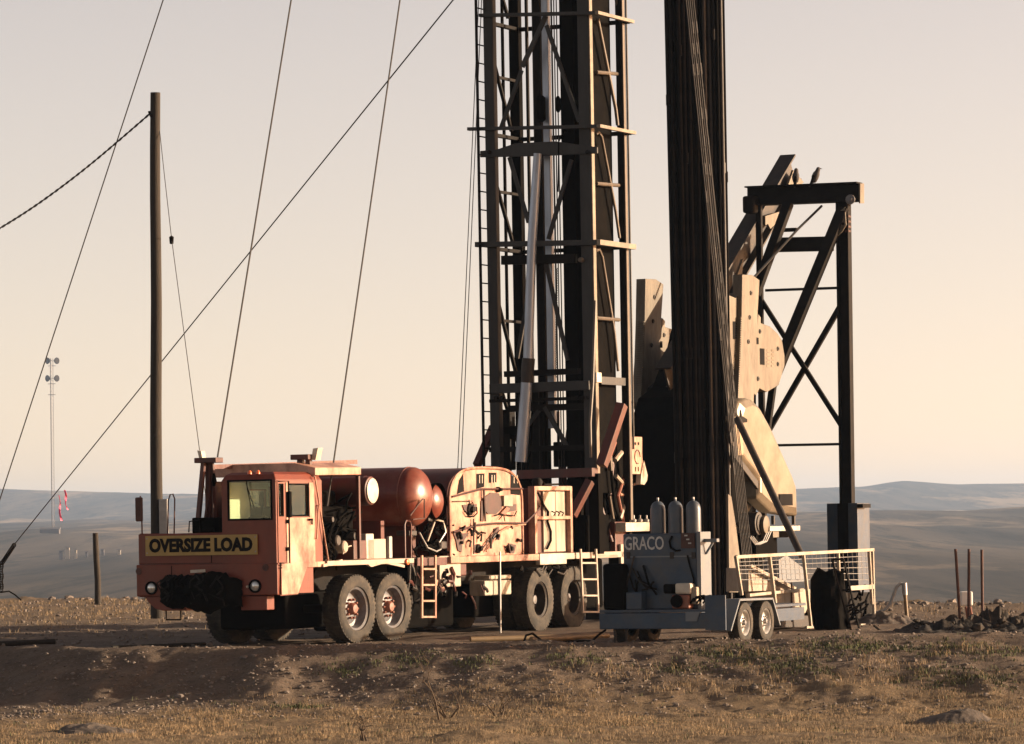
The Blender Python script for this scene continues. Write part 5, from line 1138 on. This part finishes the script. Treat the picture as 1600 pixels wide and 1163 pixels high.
# ------------------------------------------------------------------ small things on the right
for x0, x1, y0, lb in ((1493, 1499, 858, 'leftmost of the three rusty pipe stakes, leaning left'), (1514, 1512, 858, 'middle rusty pipe stake standing by the white box'), (1534, 1534, 859, 'rightmost of the three rusty pipe stakes, upright')):
    Yk = 75.; g_ = ground_at(x1, Yk); t_ = wp(x0, y0, Yk)
    single(MB(None).tube([g_-Vector((0, 0, .1)), t_], .027, 10), 'pipe_stake', 'rust', lb, 'stake', g_, 'pipe stakes on the right', True)
Yk = 75.6; a_, b_ = wp(1500, 947, Yk), wp(1519, 924, Yk); g_ = ground_at(1511, Yk)
mk = thing('marker_box', 'small white box on a short stem between the pipe stakes', 'box', g_)
MB(None).box((a_.x, Yk-.1, a_.z), (b_.x, Yk+.1, b_.z)).build('housing', 'white_plastic', mk, bevel=.03)
for x in (1509, 1516): MB(None).tube([wp(x, 948, Yk), ground_at(x+2, Yk)], .022, 8).build('stem', 'hub_red', mk)
Yk = 76.; g_ = ground_at(1416, Yk)
cd = thing('bent_conduit', 'grey pipe with a bent flexible hose standing right of the railing', 'conduit', g_)
MB(None).tube([g_, wp(1413, 915, Yk)], .035, 10).build('riser', 'pipe_tan', cd, True); MB(None).tube([wp(1414, 930, Yk), wp(1413, 911, Yk)], .048, 10).build('fitting', 'galv', cd, True)
MB(None).tube([wp(x, y, Yk) for x, y in ((1413, 914), (1407, 912), (1401, 917), (1396, 930), (1391, 944), (1382, 954), (1368, 958), (1350, 952))], .03, 8).build('flexible_hose', 'galv', cd, True)
def mound(name, x0, x1, ytop, Y, depth, m_, label, seed, rough=.18, cat='mound'):
    rnd = random.Random(seed); a_, b_ = wp(x0, 980, Y).x, wp(x1, 980, Y).x; H = max(.2, wp((x0+x1)/2, ytop, Y).z); vs = []; fs = []; n, mm = 70, 22
    for i in range(n+1):
        for j in range(mm+1):
            s_, t_ = i/n, j/mm; X = a_+(b_-a_)*s_; YY = Y-depth/2+depth*t_; e = (math.sin(math.pi*s_)**.6)*(math.sin(math.pi*t_)**1.2)
            z = ground_z(X, YY)-.04+e*(H*(.75+.45*fbm(X*1.1, YY*.8, seed, 3))+rough*abs(fbm(X*3.3, YY*3.3, seed+1, 4)))
            vs.append((X+.05*fbm(X*7, YY*7, 2)*e, YY, z))
    for i in range(n):
        for j in range(mm): k = i*(mm+1)+j; fs.append((k, k+mm+1, k+mm+2, k+1))
    return single(MB(None).add(vs, fs), name, m_, label, cat, ((a_+b_)/2, Y, 0), None, True)
mound('soil_mound', 1395, 1690, 982, 67.5, 3.2, 'black_soil', 'low mound of dark dug soil and clods at the right edge', 3, .38)
mound('soil_mound', 1330, 1450, 965, 73.5, 2.5, 'dark_soil', 'small brown dirt heap at the foot of the bent conduit', 5, .16)
mound('dirt_hump', 1420, 1550, 1100, 53.6, 1.3, 'dark_soil', 'low bare dirt hump in the grass at lower right', 7, .0)
mound('dirt_hump', 85, 215, 1100, 54.2, 1.3, 'dark_soil', 'low bare dirt hump in the grass at lower left', 8, .0)
rnd = random.Random(41)
for i in range(40):
    x = rnd.uniform(1425, 1600); Y = rnd.uniform(66.3, 67.8); X = wp(x, 990, Y).x; vs = []; fs = []; zz = ground_z(X, Y)+.02+.16*rnd.random()
    stone(vs, fs, X, Y, zz, .03+.07*rnd.random()**2, rnd); single(MB(None).add(vs, fs), 'soil_clod', 'black_soil', 'dark clod of earth lying on the soil mound at right', 'clod', (X, Y, zz), 'clods on the soil mound')
# things lying on the pad
Yk = 67.2
for (x0, y0, x1, y1, Y0, Y1, r_, m_, lb, nm) in ((735, 1002, 905, 993, 66.0, 66.8, .045, 'pipe_tan', 'tan pipe lying on the ground below the rear wheels', 'ground_pipe'), (830, 1004, 950, 993, 65.4, 66.5, .05, 'pipe_tan', 'tan pipe on the ground running behind the trailer beam', 'ground_pipe'), (-30, 1000, 85, 998, 68.5, 69.2, .05, 'wood', 'dark log lying on the gravel at the left edge', 'log'), (175, 1012, 320, 1003, 65.6, 67.0, .035, 'wood', 'thin dark board lying in front of the truck wheels', 'board')):
    a_, b_ = wp(x0, y0, Y0), wp(x1, y1, Y1); a_.z = ground_z(a_.x, a_.y)+r_*.8; b_.z = ground_z(b_.x, b_.y)+r_*.8
    single(MB(None).tube([a_, a_.lerp(b_, .5), b_], r_, 10), nm, m_, lb, nm.split('_')[-1], a_, None, True)
for pts, lb in ((((818, 1006), (822, 993), (832, 990), (846, 1001), (860, 1006)), 'short black hose looped over the tan pipe'), (((880, 1007), (905, 1006), (925, 1002), (938, 990), (946, 985)), 'black hose curving towards the trailer beam')):
    P = [wp(x, y, 64.7+i*.15) for i, (x, y) in enumerate(pts)]
    for p in P: p.z = max(p.z, ground_z(p.x, p.y)+.015)
    single(MB(None).tube(P, .018, 7), 'hose', 'black', lb, 'hose', P[0], None, True)
# dead shrubs in the foreground
def shrub(px, py, Y, h, n, label, seed, spread=.5, lean=0.):
    rnd = random.Random(seed); g_ = ground_at(px, Y); o = thing('dead_shrub', label, 'shrub', g_, 'dead shrubs in the grass')
    def grow(p, d, l, r_, k):
        q = p+d*l+Vector((rnd.gauss(0, .03), rnd.gauss(0, .03), 0)); mid = (p+q)/2+Vector((rnd.gauss(0, .03), rnd.gauss(0, .03), rnd.gauss(0, .02)))*l*3
        br.tube([p, mid, q], [r_, r_*.8, r_*.55], 5)
        if k > 0:
            for _ in range(rnd.choice((2, 2, 3))): grow(q, (d+Vector((rnd.gauss(0, .55), rnd.gauss(0, .4), rnd.uniform(-.1, .5)))).normalized(), l*rnd.uniform(.5, .75), r_*.55, k-1)
    for i in range(n):
        br = MB(None); a = rnd.uniform(-1, 1); grow(g_+Vector((rnd.gauss(0, .06), rnd.gauss(0, .05), -.02)), Vector((a*spread+lean, rnd.uniform(-.3, .3), 1)).normalized(), h*rnd.uniform(.4, .55), .016, 3); br.build('branch', 'twig', o, True)
shrub(676, 1110, 56.5, .95, 1, 'tall bare shrub stem on the slope below the truck ladder', 1, .2); shrub(695, 1112, 56.8, .45, 3, 'low bare twigs just right of the tall shrub stem', 2, .9); shrub(775, 1112, 57.0, .38, 4, 'dark tangled dead shrub low on the slope, right of the bare twigs', 6, .9)
shrub(565, 1160, 49.6, .32, 3, 'dead twigs poking up at the bottom edge of the picture', 8, .8)

# ------------------------------------------------------------------ far away: radio tower, farm buildings
YT = 2400.
tb_ = ground_at(84, YT); tt_ = wp(80, 560, YT); tb_.z = wp(88, 826, YT).z
tower = thing('radio_tower', 'distant pale lattice radio tower with four dish antennas', 'tower', tb_)
wd = 1.0; H = tt_.z-tb_.z; dxy = (tt_-tb_)
def tow(i, t): a = i*2*math.pi/3+.3; c_ = tb_+dxy*t; return c_+Vector((math.cos(a)*wd, math.sin(a)*wd, 0))
for i in range(3): MB(None).beam(tow(i, -.02), tow(i, 1), .2).build('leg', 'tower', tower)
lat = MB(None)
for k in range(44):
    for i in range(3):
        lat.beam(tow(i, k/44), tow((i+1) % 3, (k+1)/44), .1); lat.beam(tow(i, k/44), tow((i+1) % 3, k/44), .1)
lat.build('lattice', 'tower', tower, kind='stuff')
for x, y, s_ in ((75.5, 564, -1), (87.5, 564, 1), (75.5, 591.5, -1), (87.5, 591.5, 1)):
    c_ = wp(x, y, YT-1.5); d_ = Vector((s_*.75, -.65, 0)); MB(None).lathe(c_, d_, [(-.6, .5), (-.3, 1.4), (.5, 1.9), (.9, 1.9), (.95, 1.7), (.95, 0)], 20).build('dish', 'steel_black', tower, True)
    MB(None).beam(c_, wp(81.5, y, YT), .25).build('dish_arm', 'tower', tower)
for y in (572, 617, 600): c_ = wp(81, y, YT); MB(None).box(c_+Vector((-2.2, -.3, -.15)), c_+Vector((2.2, .3, .15))).build('bracket', 'tower', tower)
def house(px, py, Y, w_, h_, dp, label, m1='far_wall', m2='far_roof', cat='building'):
    p = wp(px, py, Y); p.z -= h_*.2; o = thing('farm_building', label, cat, p, 'far buildings in the valley')
    MB(None).box(p+Vector((-w_/2, 0, -4)), p+Vector((w_/2, dp, h_))).build('wall', m1, o)
    r_ = h_*.4; q = p+Vector((0, 0, h_+.02)); MB(None).prism([q+Vector((-w_/2-.4, -.4, 0)), q+Vector((-w_/2-.4, dp+.4, 0)), q+Vector((-w_/2-.4, dp/2, r_))], (w_+.8, 0, 0)).build('roof', m2, o)
    MB(None).box(p+Vector((-w_*.08, -.06, 0)), p+Vector((w_*.08, -.01, h_*.6))).build('door', 'far_roof', o)
house(77, 833, YT-30, 11, 2.6, 8, 'low grey hut beside the foot of the radio tower', 'far_roof', 'far_roof')
Yv = 1750.
for x, y, w_, h_, lb in ((105, 858, 7, 3, 'white building in the middle of the valley cluster'), (118, 862, 4, 3, 'small white shed right of the valley cluster middle'), (135, 865, 4, 2.5, 'pale shed just left of the short wooden post'), (160, 861, 5, 2.5, 'pale shed just right of the short wooden post'), (186, 862, 5, 2.6, 'white shed nearest the truck front in the valley'), (95, 864, 6, 3, 'grey building left in the valley cluster')):
    house(x, y, Yv, w_*.24, .8, 1.5, lb, 'white' if 'white' in lb else 'far_wall')

# ------------------------------------------------------------------ haze
hz = bpy.data.meshes.new('haze'); hb = MB(None).box((-36000, -420, -70), (36000, 12500, 120))
hz.from_pydata([tuple(v) for v in hb.v], [], hb.f); ho = bpy.data.objects.new('haze', hz); COL.objects.link(ho); ho['kind'] = 'stuff'
tag(ho, 'thin evening haze over the valley and hills', 'haze')
hm = bpy.data.materials.new('haze'); hm.use_nodes = True; n = hm.node_tree.nodes; n.clear(); o_ = n.new('ShaderNodeOutputMaterial'); pv = n.new('ShaderNodeVolumePrincipled')
pv.inputs['Color'].default_value = (.46, .655, .97, 1); pv.inputs['Density'].default_value = 8.5e-5; pv.inputs['Anisotropy'].default_value = .2
hm.node_tree.links.new(pv.outputs[0], o_.inputs['Volume']); hz.materials.append(hm)
